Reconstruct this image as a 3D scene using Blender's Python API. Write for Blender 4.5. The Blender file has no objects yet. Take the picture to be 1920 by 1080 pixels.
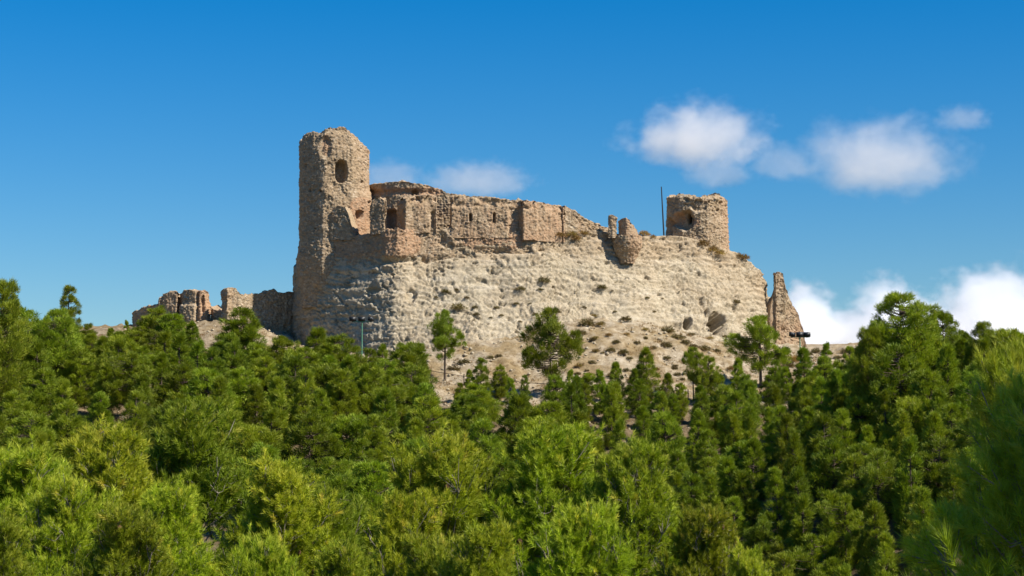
import bpy, math, random
import numpy as np
R = math.radians
SC = bpy.context.scene
COL = SC.collection

# ------------------------------------------------------------------ camera
FPX = 3583.0            # focal length in photo pixels (1920 wide)
HOR = 900.0             # photo row of the horizon
PITCH = math.atan((HOR - 540) / FPX)
cam_d = bpy.data.cameras.new('camera')
cam = bpy.data.objects.new('camera', cam_d)
COL.objects.link(cam)
cam_d.sensor_width = 36.0
cam_d.lens = 36.0 * FPX / 1920.0
cam_d.clip_start = 0.3
cam_d.clip_end = 60000
cam.rotation_euler = (R(90) + PITCH, 0, 0)
SC.camera = cam
CP, SP = math.cos(PITCH), math.sin(PITCH)

def W(px, py, Y):
    """world point on the plane y = Y seen at photo pixel (px, py)"""
    cx = (px - 960.0) / FPX
    cy = (540.0 - py) / FPX
    dy = CP - cy * SP
    k = Y / dy
    return np.array((cx * k, Y, (SP + cy * CP) * k))

def proj(P):
    """photo pixel of world points (N,3)"""
    P = np.asarray(P, float)
    d = P[..., 1] * CP + P[..., 2] * SP
    u = -P[..., 1] * SP + P[..., 2] * CP
    return 960 + FPX * P[..., 0] / d, 540 - FPX * u / d

# ------------------------------------------------------------------ light
SUN_AZ, SUN_EL = R(63), R(45)      # azimuth: right of the direction back to the camera
to_sun = np.array((math.sin(SUN_AZ) * math.cos(SUN_EL), -math.cos(SUN_AZ) * math.cos(SUN_EL), math.sin(SUN_EL)))
world = bpy.data.worlds.new('World')
SC.world = world
world.use_nodes = True
wn = world.node_tree.nodes
wl = world.node_tree.links
wn.clear()
wo = wn.new('ShaderNodeOutputWorld')
wb = wn.new('ShaderNodeBackground')
ws = wn.new('ShaderNodeTexSky')
ws.sky_type = 'NISHITA'
ws.sun_disc = False
ws.sun_elevation = SUN_EL
ws.sun_rotation = math.atan2(to_sun[0], to_sun[1])
ws.altitude = 600
ws.air_density = 1.45
ws.dust_density = 0.1
ws.ozone_density = 10.0
whs = wn.new('ShaderNodeHueSaturation')
whs.inputs['Hue'].default_value = 0.504
whs.inputs['Saturation'].default_value = 1.35
wl.new(ws.outputs[0], whs.inputs['Color'])
wl.new(whs.outputs[0], wb.inputs[0])
wb.inputs[1].default_value = 0.070
wl.new(wb.outputs[0], wo.inputs[0])
sun_d = bpy.data.lights.new('sun', 'SUN')
sun_d.energy = 5.0
sun_d.angle = R(0.53)
sun_d.color = (1.0, 0.93, 0.82)
sun = bpy.data.objects.new('sun', sun_d)
COL.objects.link(sun)
sun.rotation_euler = (math.pi / 2 - SUN_EL, 0, math.atan2(to_sun[0], -to_sun[1]))
SC.view_settings.view_transform = 'Standard'
SC.view_settings.look = 'None'
SC.view_settings.gamma = 1.0
SC.view_settings.use_curve_mapping = False
SC.view_settings.exposure = 0.72
SC.render.engine = 'CYCLES'
SC.cycles.max_bounces = 8
SC.cycles.diffuse_bounces = 3
SC.cycles.glossy_bounces = 1
SC.cycles.transmission_bounces = 3
SC.cycles.transparent_max_bounces = 4
SC.cycles.volume_bounces = 8
SC.cycles.use_denoising = True

# ------------------------------------------------------------------ noise
rng = np.random.default_rng(7)
random.seed(7)
PERM = rng.permutation(256)
PERM = np.concatenate([PERM, PERM, PERM])
GR = rng.normal(size=(256, 3))
GR /= np.linalg.norm(GR, axis=1)[:, None]

def perlin(P):
    P = np.asarray(P, float)
    I = np.floor(P).astype(int)
    f = P - I
    I &= 255
    u = f * f * f * (f * (f * 6 - 15) + 10)
    out = 0
    for dx in (0, 1):
        wx = u[..., 0] if dx else 1 - u[..., 0]
        for dy in (0, 1):
            wy = u[..., 1] if dy else 1 - u[..., 1]
            for dz in (0, 1):
                wz = u[..., 2] if dz else 1 - u[..., 2]
                h = PERM[PERM[PERM[(I[..., 0] + dx) & 255] + ((I[..., 1] + dy) & 255)] + ((I[..., 2] + dz) & 255)]
                g = GR[h]
                d = g[..., 0] * (f[..., 0] - dx) + g[..., 1] * (f[..., 1] - dy) + g[..., 2] * (f[..., 2] - dz)
                out = out + wx * wy * wz * d
    return out * 1.6

def fbm(P, oct=4, gain=0.5):
    P = np.asarray(P, float)
    a, s, o = 1.0, 1.0, 0
    for k in range(oct):
        o = o + a * perlin(P * s + 17.3 * k)
        a *= gain
        s *= 2.03
    return o

RV = rng.random((256, 3))

def worley(P):
    """F1, F2 and a cell value"""
    P = np.asarray(P, float)
    I = np.floor(P).astype(int)
    f1 = np.full(P.shape[:-1], 9.0)
    f2 = np.full(P.shape[:-1], 9.0)
    cv = np.zeros(P.shape[:-1])
    for dx in (-1, 0, 1):
        for dy in (-1, 0, 1):
            for dz in (-1, 0, 1):
                J = I + np.array((dx, dy, dz))
                h = PERM[PERM[PERM[J[..., 0] & 255] + (J[..., 1] & 255)] + (J[..., 2] & 255)]
                q = J + 0.15 + 0.7 * RV[h]
                d = np.sqrt(((q - P) ** 2).sum(-1))
                near = d < f1
                f2 = np.where(near, f1, np.minimum(f2, d))
                cv = np.where(near, RV[(h * 7 + 3) & 255, 0], cv)
                f1 = np.where(near, d, f1)
    return f1, f2, cv

def sstep(a, b, x):
    t = np.clip((np.asarray(x, float) - a) / (b - a), 0, 1)
    return t * t * (3 - 2 * t)

# ------------------------------------------------------------------ materials
class NT:
    def __init__(s, name):
        s.m = bpy.data.materials.new(name)
        s.m.use_nodes = True
        s.n = s.m.node_tree.nodes
        s.l = s.m.node_tree.links
        s.n.clear()
        s.out = s.n.new('ShaderNodeOutputMaterial')

    def new(s, t, **kw):
        n = s.n.new(t)
        for k, v in kw.items():
            setattr(n, k, v)
        return n

    def set(s, n, **kw):
        for k, v in kw.items():
            key = k.replace('_', ' ')
            if hasattr(v, 'is_output'):
                s.l.new(v, n.inputs[key])
            else:
                n.inputs[key].default_value = v
        return n

    def ramp(s, fac, stops):
        r = s.new('ShaderNodeValToRGB')
        e = r.color_ramp.elements
        while len(e) < len(stops):
            e.new(0.5)
        for i, (p, c) in enumerate(stops):
            e[i].position = p
            e[i].color = (c, c, c, 1) if isinstance(c, (int, float)) else (*c, 1)
        s.l.new(fac, r.inputs[0])
        return r.outputs[0]

    def mix(s, fac, a, b, mode='MIX'):
        n = s.new('ShaderNodeMix', data_type='RGBA', blend_type=mode)
        for sock, v in ((n.inputs[0], fac), (n.inputs[6], a), (n.inputs[7], b)):
            if hasattr(v, 'is_output'):
                s.l.new(v, sock)
            else:
                sock.default_value = v if isinstance(v, (int, float)) else (*v, 1)
        return n.outputs[2]

    def noise(s, vec, scale, detail=4, rough=0.55):
        n = s.new('ShaderNodeTexNoise')
        s.l.new(vec, n.inputs['Vector'])
        n.inputs['Scale'].default_value = scale
        n.inputs['Detail'].default_value = detail
        n.inputs['Roughness'].default_value = rough
        return n.outputs[0]

    def pos(s, sc=(1, 1, 1)):
        t = s.new('ShaderNodeTexCoord')
        m = s.new('ShaderNodeMapping')
        m.inputs['Scale'].default_value = sc
        s.l.new(t.outputs['Object'], m.inputs[0])
        return m.outputs[0]

    def attr(s, name):
        a = s.new('ShaderNodeAttribute')
        a.attribute_name = name
        return a.outputs['Fac']

    def surf(s, color, rough=0.9, bumps=(), spec=0.2):
        p = s.new('ShaderNodeBsdfPrincipled')
        if hasattr(color, 'is_output'):
            s.l.new(color, p.inputs['Base Color'])
        else:
            p.inputs['Base Color'].default_value = (*color, 1)
        p.inputs['Roughness'].default_value = rough
        p.inputs['Specular IOR Level'].default_value = spec
        last = None
        for h, dist in bumps:
            b = s.new('ShaderNodeBump')
            b.inputs['Distance'].default_value = dist
            b.inputs['Strength'].default_value = 1.0
            s.l.new(h, b.inputs['Height'])
            if last:
                s.l.new(last, b.inputs['Normal'])
            last = b.outputs[0]
        if last:
            s.l.new(last, p.inputs['Normal'])
        s.l.new(p.outputs[0], s.out.inputs[0])
        return s.m

def m_masonry():
    t = NT('rubble_masonry')
    v = t.pos((1, 1, 1.5))
    vo = t.new('ShaderNodeTexVoronoi')
    t.set(vo, Vector=v, Scale=3.0, Randomness=1.0)
    cell = t.new('ShaderNodeSeparateColor')
    t.l.new(vo.outputs['Color'], cell.inputs[0])
    stone = t.ramp(cell.outputs[0], [(0, (0.242, 0.180, 0.114)), (.35, (0.340, 0.264, 0.169)), (.7, (0.412, 0.330, 0.219)), (1, (0.556, 0.466, 0.347))])
    ed = t.new('ShaderNodeTexVoronoi', feature='DISTANCE_TO_EDGE')
    t.set(ed, Vector=v, Scale=2.6)
    edge = t.ramp(ed.outputs['Distance'], [(0, 1), (.09, 0)])
    c = t.mix(edge, stone, (0.269, 0.198, 0.123))
    big = t.noise(t.pos(), .45, 5)
    c = t.mix(t.ramp(big, [(.35, 0), (.7, .55)]), c, (0.376, 0.273, 0.160))
    warm = t.noise(t.pos(), 3.5, 4)
    plaster = t.ramp(warm, [(.3, (0.358, 0.207, 0.114)), (.55, (0.439, 0.273, 0.164)), (.75, (0.466, 0.334, 0.228))])
    pm = t.new('ShaderNodeMath', operation='MULTIPLY')
    t.l.new(t.attr('tint'), pm.inputs[0])
    t.l.new(t.ramp(warm, [(.3, 1.), (.75, .55)]), pm.inputs[1])
    c = t.mix(pm.outputs[0], c, plaster)
    fine = t.noise(t.pos(), 9, 4)
    c = t.mix(t.ramp(fine, [(.35, .35), (.6, 0)]), c, (0.143, 0.110, 0.082))
    return t.surf(c, .95, [(t.noise(t.pos(), 5, 6, .65), .12)], .1)

def m_cliff():
    t = NT('pale_cliff_rock')
    p = t.pos()
    a = t.noise(p, .16, 6)
    b = t.noise(t.pos((1, 1, 1.6)), 1.2, 6, .65)
    c = t.ramp(b, [(.25, (0.322, 0.262, 0.171)), (.45, (0.449, 0.375, 0.258)), (.62, (0.520, 0.445, 0.315)), (.82, (0.628, 0.559, 0.433))])
    c = t.mix(t.ramp(a, [(.42, 0), (.66, .6)]), c, (0.395, 0.314, 0.208))
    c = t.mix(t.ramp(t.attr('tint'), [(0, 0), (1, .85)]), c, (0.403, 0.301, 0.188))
    c = t.mix(t.ramp(t.noise(t.pos((1.1, 1.1, .13)), 1.3, 5, .6), [(.5, 0), (.72, .5)]), c, (0.364, 0.301, 0.214))
    c = t.mix(t.ramp(t.noise(t.pos((.08, .08, 1.6)), 1.2, 5, .6), [(.52, 0), (.7, .45)]), c, (0.631, 0.555, 0.427))
    f = t.noise(t.pos((1, 1, 1.7)), 6.5, 6, .75)
    c = t.mix(t.ramp(f, [(.33, .8), (.5, 0)]), c, (0.180, 0.144, 0.101))
    c = t.mix(t.ramp(f, [(.56, 0), (.74, .75)]), c, (0.628, 0.576, 0.473))
    return t.surf(c, .95, [(t.noise(p, 3.5, 8, .75), .16), (t.noise(t.pos((1, 1, 1.9)), 9, 4, .7), .06)], .08)

def m_ground():
    t = NT('hillside_soil')
    p = t.pos()
    a = t.noise(p, .22, 6, .6)
    b = t.noise(p, 1.6, 6, .65)
    c = t.ramp(b, [(.3, (0.200, 0.151, 0.096)), (.5, (0.334, 0.272, 0.185)), (.72, (0.469, 0.402, 0.298))])
    grass = t.ramp(b, [(.3, (0.167, 0.113, 0.052)), (.7, (0.284, 0.209, 0.105))])
    c = t.mix(t.ramp(a, [(.44, 0), (.58, .85)]), c, grass)
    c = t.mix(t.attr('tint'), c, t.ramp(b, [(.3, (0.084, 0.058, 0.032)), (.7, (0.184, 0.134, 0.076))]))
    return t.surf(c, .97, [(t.noise(p, 4, 6, .7), .12)], .05)

def m_needle(name, dark, mid, light, tip, trans=.35):
    t = NT(name)
    oi = t.new('ShaderNodeObjectInfo')
    v = t.attr('var')
    c = t.ramp(v, [(0, dark), (.5, mid), (1, light)])
    c = t.mix(t.ramp(t.attr('tip'), [(0, 0), (1, 1)]), c, tip)
    hs = t.new('ShaderNodeHueSaturation')
    mr = t.new('ShaderNodeMapRange')
    t.l.new(oi.outputs['Random'], mr.inputs[0])
    mr.inputs[3].default_value, mr.inputs[4].default_value = .480, .508
    t.l.new(mr.outputs[0], hs.inputs['Hue'])
    mv = t.new('ShaderNodeMapRange')
    w2 = t.new('ShaderNodeMath', operation='FRACT')
    w1 = t.new('ShaderNodeMath', operation='MULTIPLY')
    t.l.new(oi.outputs['Random'], w1.inputs[0])
    w1.inputs[1].default_value = 7.31
    t.l.new(w1.outputs[0], w2.inputs[0])
    t.l.new(w2.outputs[0], mv.inputs[0])
    mv.inputs[3].default_value, mv.inputs[4].default_value = .72, 1.25
    t.l.new(mv.outputs[0], hs.inputs['Value'])
    t.l.new(c, hs.inputs['Color'])
    d = t.new('ShaderNodeBsdfPrincipled')
    t.l.new(hs.outputs[0], d.inputs['Base Color'])
    d.inputs['Roughness'].default_value = .55
    d.inputs['Specular IOR Level'].default_value = .25
    tr = t.new('ShaderNodeBsdfTranslucent')
    tc = t.mix(1.0, hs.outputs[0], (1.2, 1.25, .45), 'MULTIPLY')
    t.l.new(tc, tr.inputs[0])
    mx = t.new('ShaderNodeMixShader')
    mx.inputs[0].default_value = trans
    t.l.new(d.outputs[0], mx.inputs[1])
    t.l.new(tr.outputs[0], mx.inputs[2])
    t.l.new(mx.outputs[0], t.out.inputs[0])
    return t.m

def m_bark(name, a, b):
    t = NT(name)
    n = t.noise(t.pos((6, 6, 1.5)), 3, 5, .7)
    return t.surf(t.ramp(n, [(.3, a), (.7, b)]), .95, [(n, .02)], .1)

def m_plain(name, col, rough=.6, spec=.3, metal=0):
    t = NT(name)
    n = t.noise(t.pos(), 7, 4)
    dk = tuple(x * .7 for x in col)
    m = t.surf(t.ramp(n, [(.35, dk), (.65, col)]), rough, (), spec)
    for k in m.node_tree.nodes:
        if k.type == 'BSDF_PRINCIPLED':
            k.inputs['Metallic'].default_value = metal
    return m

M = dict(
    masonry=m_masonry(), cliff=m_cliff(), ground=m_ground(),
    pine=m_needle('pine_needles', (.070, .108, .009), (.160, .220, .014), (.275, .340, .026), (.36, .34, .04), .30),
    near=m_needle('near_pine_needles', (.085, .132, .008), (.235, .310, .012), (.410, .490, .022), (.54, .50, .06), .25),
    shrub=m_needle('dry_shrub_twigs', (.10, .075, .035), (.17, .125, .055), (.25, .185, .085), (.12, .12, .035), .2),
    drygrass=m_needle('dry_grass_blades', (.20, .13, .05), (.30, .20, .08), (.38, .27, .12), (.25, .2, .08), .3),
    bark=m_bark('pine_bark', (.06, .043, .03), (.15, .115, .085)),
    twig=m_bark('pale_pine_twig', (.13, .11, .085), (.30, .26, .21)),
    mast=m_plain('green_painted_steel', (.10, .27, .17), .5),
    lamp=m_plain('black_lamp_housing', (.018, .022, .025), .45),
    glass=m_plain('lamp_glass', (.05, .06, .07), .12, .6),
    wood=m_plain('weathered_dark_wood', (.075, .055, .04), .9, .1),
    pole=m_plain('dark_steel_pole', (.03, .03, .032), .5),
    cone=m_plain('pine_cone_scale', (.13, .07, .04), .8, .1),
)

# ------------------------------------------------------------------ mesh helpers
def mesh(name, V, F, mat, attrs=None, smooth=False):
    """V (N,3); F (M,3) or (M,4) index array or a list of such arrays"""
    if not isinstance(F, (list, tuple)):
        F = [F]
    F = [np.asarray(f, np.int32) for f in F if len(f)]
    me = bpy.data.meshes.new(name)
    V = np.ascontiguousarray(V, np.float32)
    me.vertices.add(len(V))
    me.vertices.foreach_set('co', V.ravel())
    loops = np.concatenate([f.ravel() for f in F])
    tot = np.concatenate([np.full(len(f), f.shape[1], np.int32) for f in F])
    st = np.concatenate([[0], np.cumsum(tot)[:-1]]).astype(np.int32)
    me.loops.add(len(loops))
    me.loops.foreach_set('vertex_index', loops)
    me.polygons.add(len(tot))
    me.polygons.foreach_set('loop_start', st)
    for k, a in (attrs or {}).items():
        at = me.attributes.new(k, 'FLOAT', 'POINT')
        at.data.foreach_set('value', np.ascontiguousarray(a, np.float32))
    me.materials.append(mat)
    me.update(calc_edges=True)
    if smooth:
        me.polygons.foreach_set('use_smooth', np.ones(len(tot), bool))
    return me

def place(name, me, parent=None, loc=(0, 0, 0)):
    o = bpy.data.objects.new(name, me)
    COL.objects.link(o)
    o.location = loc
    if parent:
        o.parent = parent
    return o

def tag(o, label=None, cat=None, group=None, kind=None):
    if label:
        o['label'] = label
    if cat:
        o['category'] = cat
    if group:
        o['group'] = group
    if kind:
        o['kind'] = kind
    return o

def thing(name, loc, label, cat, group=None):
    o = bpy.data.objects.new(name, None)
    o.empty_display_size = .3
    COL.objects.link(o)
    o.location = tuple(float(x) for x in loc)
    return tag(o, label, cat, group)

def gridfaces(n, m, loop=False, off=0):
    i = np.arange(n if loop else n - 1)
    j = np.arange(m - 1)
    I, J = np.meshgrid(i, j, indexing='ij')
    a = I * m + J
    b = ((I + 1) % n) * m + J
    return (np.stack([a, b, b + 1, a + 1], -1).reshape(-1, 4) + off).astype(np.int32)

def grid_normals(P, loop=False):
    if loop:
        du = np.roll(P, -1, 0) - np.roll(P, 1, 0)
    else:
        du = np.gradient(P, axis=0)
    dv = np.gradient(P, axis=1)
    n = np.cross(du, dv)
    return n / (np.linalg.norm(n, axis=-1)[..., None] + 1e-9)

def rubble(P, amp=1.0):
    """masonry relief in metres: uneven courses, stones proud of the joints, pits where stones fell out"""
    q = P + .12 * np.stack([perlin(P * 1.1), perlin(P * 1.1 + 31), perlin(P * 1.1 + 57)], -1)
    f1, f2, cv = worley(q * np.array((2.5, 2.5, 3.9)))
    stone = sstep(0, .35, f2 - f1) * (.4 + .9 * cv)
    big = fbm(P * .45, 3)
    lost = sstep(.25, .6, fbm(P * .8 + 90, 3)) * (cv > .45)
    return amp * (.13 * stone - .08 + .13 * big - .12 * lost + .035 * perlin(P * 7))

def cliffnoise(P):
    """fractured conglomerate: broken plates at three sizes, ridges, pits and fine lumps"""
    w = np.stack([perlin(P * .35), perlin(P * .35 + 31), perlin(P * .35 + 57)], -1)
    w2 = np.stack([perlin(P * 1.6 + 7), perlin(P * 1.6 + 21), perlin(P * 1.6 + 43)], -1)
    q = P + .6 * w + .22 * w2
    sh = q.copy()
    sh[..., 2] += .35 * q[..., 0]
    f1, f2, cv = worley(q * np.array((.33, .33, .75)))
    g1, g2, gv = worley(sh * np.array((1.1, 1.1, 2.6)) + 40)
    h1, h2, hv = worley(sh * np.array((2.6, 2.6, 5.0)) + 80)
    ridge = 1 - np.abs(perlin(q * .5)) * 2
    rid2 = 1 - np.abs(perlin(sh * np.array((1.5, 1.5, 3.0)))) * 2
    patch = .5 + .7 * sstep(-.3, .4, fbm(P * .13 + 3, 2))
    slit = sstep(.28, .5, perlin(sh * np.array((1.1, 1.1, 4.2)) + 11)) * sstep(0, .3, perlin(P * .6 + 5))
    strata = 1 - np.abs(perlin(np.stack([P[..., 0] * .10, P[..., 1] * .10, P[..., 2] * 1.1 + 1.2 * perlin(P * .11)], -1))) * 2.4
    gully = perlin(np.stack([q[..., 0] * .55, q[..., 1] * .55, q[..., 2] * .07], -1))
    k1, k2, kv = worley(sh * np.array((.55, .55, 1.7)) + 23)
    crack = (1 - sstep(.02, .16, g2 - g1)) * sstep(-.1, .3, perlin(P * .5 + 77)) + 1.3 * (1 - sstep(.01, .10, k2 - k1)) * sstep(-.05, .3, perlin(P * .3 + 51))
    return (.28 * fbm(P * .13, 3) - .16 * crack + .09 * (kv - .5) + .15 * strata + .16 * gully + .10 * (cv - .5) + patch * (.11 * (gv - .5) + .15 * (hv - .5) + .02 * ridge + .05 * rid2 + .09 * fbm(P * 3.4, 3, .8)) - .35 * slit)

def interp(x, pts, col=1):
    p = np.array(pts, float)
    return np.interp(x, p[:, 0], p[:, col])

def resample(path, step):
    """path rows (x, y, ...) -> evenly spaced rows"""
    p = np.asarray(path, float)
    d = np.concatenate([[0], np.cumsum(np.linalg.norm(np.diff(p[:, :2], axis=0), axis=1))])
    n = max(4, int(d[-1] / step) + 1)
    s = np.linspace(0, d[-1], n)
    return np.stack([np.interp(s, d, p[:, k]) for k in range(p.shape[1])], 1), s

def ragged(P2, amp):
    q = np.concatenate([P2, np.zeros((len(P2), 1))], 1)
    f1, f2, cv = worley(q * 1.5 + 5)
    return amp * (1.1 * perlin(q * .55) + .9 * (cv - .5) + .5 * perlin(q * 2.3))

def wall_mesh(name, path, thick, res=.11, amp=1.0, rag=.25, feature=None, tint=None, mat=None, capdip=.0, org=(0, 0, 0), batter=0.0):
    """a rough masonry wall: path rows (x, y, zbottom, ztop) of the outer face, listed left to right as seen from outside; thickness goes inwards"""
    p, s = resample(path, res)
    n = len(p)
    tan = np.gradient(p[:, :2], axis=0)
    k = np.ones(9) / 9
    if n > 20:
        tan = np.stack([np.convolve(np.pad(tan[:, c], 4, 'edge'), k, 'valid') for c in (0, 1)], 1)
    tan /= np.linalg.norm(tan, axis=1)[:, None]
    out = np.stack([tan[:, 1], -tan[:, 0]], 1)
    back = p[:, :2] - out * thick
    ztop = p[:, 3] + ragged(p[:, :2], rag)
    e = max(3, int(thick / res))
    te = np.linspace(0, 1, e + 1)[1:-1]
    def lerp(a, b, t):
        return a[None] + (b - a)[None] * t[:, None]
    zt_b = p[:, 3] + ragged(back, rag)
    O = np.concatenate([p[:, :2], lerp(p[-1, :2], back[-1], te), back[::-1], lerp(back[0], p[0, :2], te)])
    ZT = np.concatenate([ztop, np.interp(te, (0, 1), (ztop[-1], zt_b[-1])), zt_b[::-1], np.interp(te, (0, 1), (zt_b[0], ztop[0]))])
    ZB = np.concatenate([p[:, 2], np.full(len(te), p[-1, 2]), p[::-1, 2], np.full(len(te), p[0, 2])])
    hmax = (ZT - ZB).max()
    m = max(4, int(hmax / res))
    t = np.linspace(0, 1, m)
    Z = ZB[:, None] + (ZT - ZB)[:, None] * t[None]
    P = np.concatenate([np.repeat(O[:, None, :], m, 1), Z[..., None]], 2)
    N = grid_normals(P, True)
    N[..., 2] *= .3
    if batter:
        P = P + N * (batter * (1 - t))[None, :, None]
    d = rubble(P, amp)
    D = P + N * d[..., None]
    if feature is not None:
        D = D - N * feature(P, N)[..., None]
    L = len(O)
    V = D.reshape(-1, 3)
    F = [gridfaces(L, m, True)]
    # cap between the front and the back line
    fr = D[:n, -1]
    bk = D[n + len(te):2 * n + len(te), -1][::-1]
    ks = np.linspace(0, 1, e + 1)
    C = fr[:, None] + (bk - fr)[:, None] * ks[None, :, None]
    C[:, 1:-1, 2] += (.22 * fbm(C[:, 1:-1] * 1.3, 3) - capdip)
    F.append(gridfaces(n, e + 1, False, len(V)))
    V = np.concatenate([V, C.reshape(-1, 3)])
    tv = tint(V) if tint is not None else np.zeros(len(V))
    return mesh(name, V - np.asarray(org), F, mat or M['masonry'], {'tint': tv})

def tower_mesh(name, outline, zb, ztf, res=.11, amp=1.0, rag=.3, feature=None, tint=None, org=(0, 0, 0), dip=.8, taper=0.0, batter=None):
    """closed outline (N,2) counter-clockwise; ztf(P2) gives the top"""
    o = np.asarray(outline, float)
    p, s = resample(np.concatenate([o, o[:1]]), res)
    p = p[:-1]
    c = o.mean(0)
    L = len(p)
    zt = ztf(p) + ragged(p, rag)
    m = int((zt.max() - zb) / res)
    t = np.linspace(0, 1, m)
    Z = zb + (zt[:, None] - zb) * t[None]
    P = np.concatenate([np.repeat(p[:, None, :], m, 1), Z[..., None]], 2)
    sc = 1 - taper * t if batter is None else batter(Z)
    if np.ndim(sc) == 1:
        sc = np.repeat(sc[None], L, 0)
    P[..., :2] = c + (P[..., :2] - c) * sc[..., None]
    N = grid_normals(P, True)
    r = P[..., :2] - c
    flip = np.sign((N[..., :2] * r).sum(-1).mean())
    N *= flip
    D = P + N * rubble(P, amp)[..., None]
    if feature is not None:
        D = D - N * feature(P, N)[..., None]
    V = D.reshape(-1, 3)
    F = [gridfaces(L, m, True)]
    K = 16
    rim = D[:, -1]
    ks = np.linspace(0, 1, K)
    cen = np.array((c[0], c[1], rim[:, 2].mean() - dip))
    C = rim[:, None] + (cen - rim)[:, None] * ks[None, :, None]
    C[:, :, 2] = rim[:, None, 2] * (1 - ks[None] ** .5) + cen[2] * ks[None] ** .5
    C[:, 1:, 2] += .2 * fbm(C[:, 1:] * 1.2, 3)
    F.append(gridfaces(L, K, True, len(V)))
    V = np.concatenate([V, C.reshape(-1, 3)])
    tv = tint(V) if tint is not None else np.zeros(len(V))
    return mesh(name, V - np.asarray(org), F, M['masonry'], {'tint': tv})

def tube(pts, rad, sides=6):
    pts = np.asarray(pts, float)
    rad = np.asarray(rad, float)
    n = len(pts)
    T = np.gradient(pts, axis=0)
    T /= np.linalg.norm(T, axis=1)[:, None] + 1e-9
    ref = np.where(np.abs(T[:, 2:3]) > .9, np.array([[1., 0, 0]]), np.array([[0, 0, 1.]]))
    A = np.cross(T, ref)
    A /= np.linalg.norm(A, axis=1)[:, None] + 1e-9
    B = np.cross(T, A)
    an = np.linspace(0, 2 * math.pi, sides, endpoint=False)
    V = pts[:, None] + rad[:, None, None] * (A[:, None] * np.cos(an)[None, :, None] + B[:, None] * np.sin(an)[None, :, None])
    i = np.arange(n - 1)
    j = np.arange(sides)
    I, J = np.meshgrid(i, j, indexing='ij')
    F = np.stack([I * sides + J, I * sides + (J + 1) % sides, (I + 1) * sides + (J + 1) % sides, (I + 1) * sides + J], -1).reshape(-1, 4)
    return V.reshape(-1, 3), F

def join(parts):
    V, F, k = [], [], 0
    for v, f in parts:
        V.append(v)
        F.append(f + k)
        k += len(v)
    return np.concatenate(V), np.concatenate(F)

def box(c, h, rot=None):
    v = np.array([(x, y, z) for x in (-1, 1) for y in (-1, 1) for z in (-1, 1)], float) * np.asarray(h)
    if rot is not None:
        v = v @ np.asarray(rot).T
    f = np.array([(0, 1, 3, 2), (4, 6, 7, 5), (0, 4, 5, 1), (2, 3, 7, 6), (0, 2, 6, 4), (1, 5, 7, 3)])
    return v + np.asarray(c), f

# ------------------------------------------------------------------ terrain
CTRL = []
def cz(px, Y, z):
    CTRL.append(((px - 960) / FPX * Y, Y, z))
def cp(px, py, Y):
    CTRL.append(tuple(W(px, py, Y)))
for a in ((-250, 655, 205), (0, 640, 212), (120, 632, 216), (190, 625, 216), (300, 607, 224), (420, 604, 221), (480, 612, 220), (545, 640, 221),
          (600, 655, 217), (655, 662, 212.5), (720, 666, 208.5), (800, 668, 205.5), (900, 660, 206), (1000, 640, 208), (1100, 612, 211),
          (1190, 608, 213.5), (1270, 628, 215), (1340, 646, 216), (1400, 656, 219), (1450, 657, 224), (1500, 655, 228), (1560, 660, 222),
          (1640, 668, 215), (1760, 668, 205), (1900, 675, 200), (2200, 690, 195),
          (1100, 660, 205), (1250, 690, 204), (1000, 700, 200), (850, 712, 197), (1350, 700, 204), (1480, 710, 203), (640, 700, 203), (500, 670, 209), (400, 660, 208),
          (-200, 760, 182), (0, 760, 184), (250, 750, 188), (450, 745, 192), (650, 755, 190), (850, 775, 184), (1000, 765, 188), (1200, 765, 188), (1450, 760, 190), (1650, 745, 180),
          (1760, 748, 152), (1900, 760, 150), (2200, 770, 150), (1600, 850, 150)):
    cp(*a)
for px in (-500, 0, 480, 960, 1400):
    cz(px, 160, -1.5)
    cz(px, 125, -12)
for px, z in ((1700, -4.5), (1950, -2), (2400, 0)):
    cz(px, 125, z)
for px in (-800, 0, 960, 1920, 2700):
    cz(px, 100, -15.5)
    cz(px, 70, -14.5)
    cz(px, 45, -10.5)
    cz(px, 25, -6.6)
    cz(px, 8, -3.6)
for x in (-60, 0, 60):
    CTRL.append((x, -15, -2.2))
    CTRL.append((x, 250, 18))
    CTRL.append((x, 275, 15))
    CTRL.append((x, 330, 2))
CT = np.array(CTRL)

class TPS:
    def __init__(s, C, lam=.6):
        s.x = C[:, :2] / 100
        n = len(C)
        d = np.linalg.norm(s.x[:, None] - s.x[None], axis=2)
        K = np.where(d > 0, d * d * np.log(d + 1e-12), 0) + np.eye(n) * lam * 1e-3
        Pm = np.c_[np.ones(n), s.x]
        A = np.zeros((n + 3, n + 3))
        A[:n, :n] = K
        A[:n, n:] = Pm
        A[n:, :n] = Pm.T
        s.w = np.linalg.solve(A, np.r_[C[:, 2], 0, 0, 0])
    def __call__(s, X, Y):
        q = np.stack([np.ravel(X), np.ravel(Y)], 1) / 100
        o = np.empty(len(q))
        for k in range(0, len(q), 20000):
            b = q[k:k + 20000]
            d = np.linalg.norm(b[:, None] - s.x[None], axis=2)
            K = np.where(d > 0, d * d * np.log(d + 1e-12), 0)
            o[k:k + 20000] = K @ s.w[:-3] + s.w[-3] + b @ s.w[-2:]
        return o.reshape(np.shape(X))
tps = TPS(CT)

def terrain(X, Y):
    X = np.asarray(X, float)
    Y = np.asarray(Y, float)
    xc = np.clip(X, -85, 85)
    yc = np.clip(Y, -15, 300)
    z = tps(xc, yc)
    far = np.hypot(X - xc, Y - yc)
    z = z * np.exp(-far / 160) - 30 * (1 - np.exp(-far / 160))
    q = np.stack([X, Y, 0 * X], -1)
    amp = np.clip(far / 60, 0, 1)
    return z + .35 * fbm(q * .12, 3) + amp * 9 * perlin(q * .006)

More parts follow.
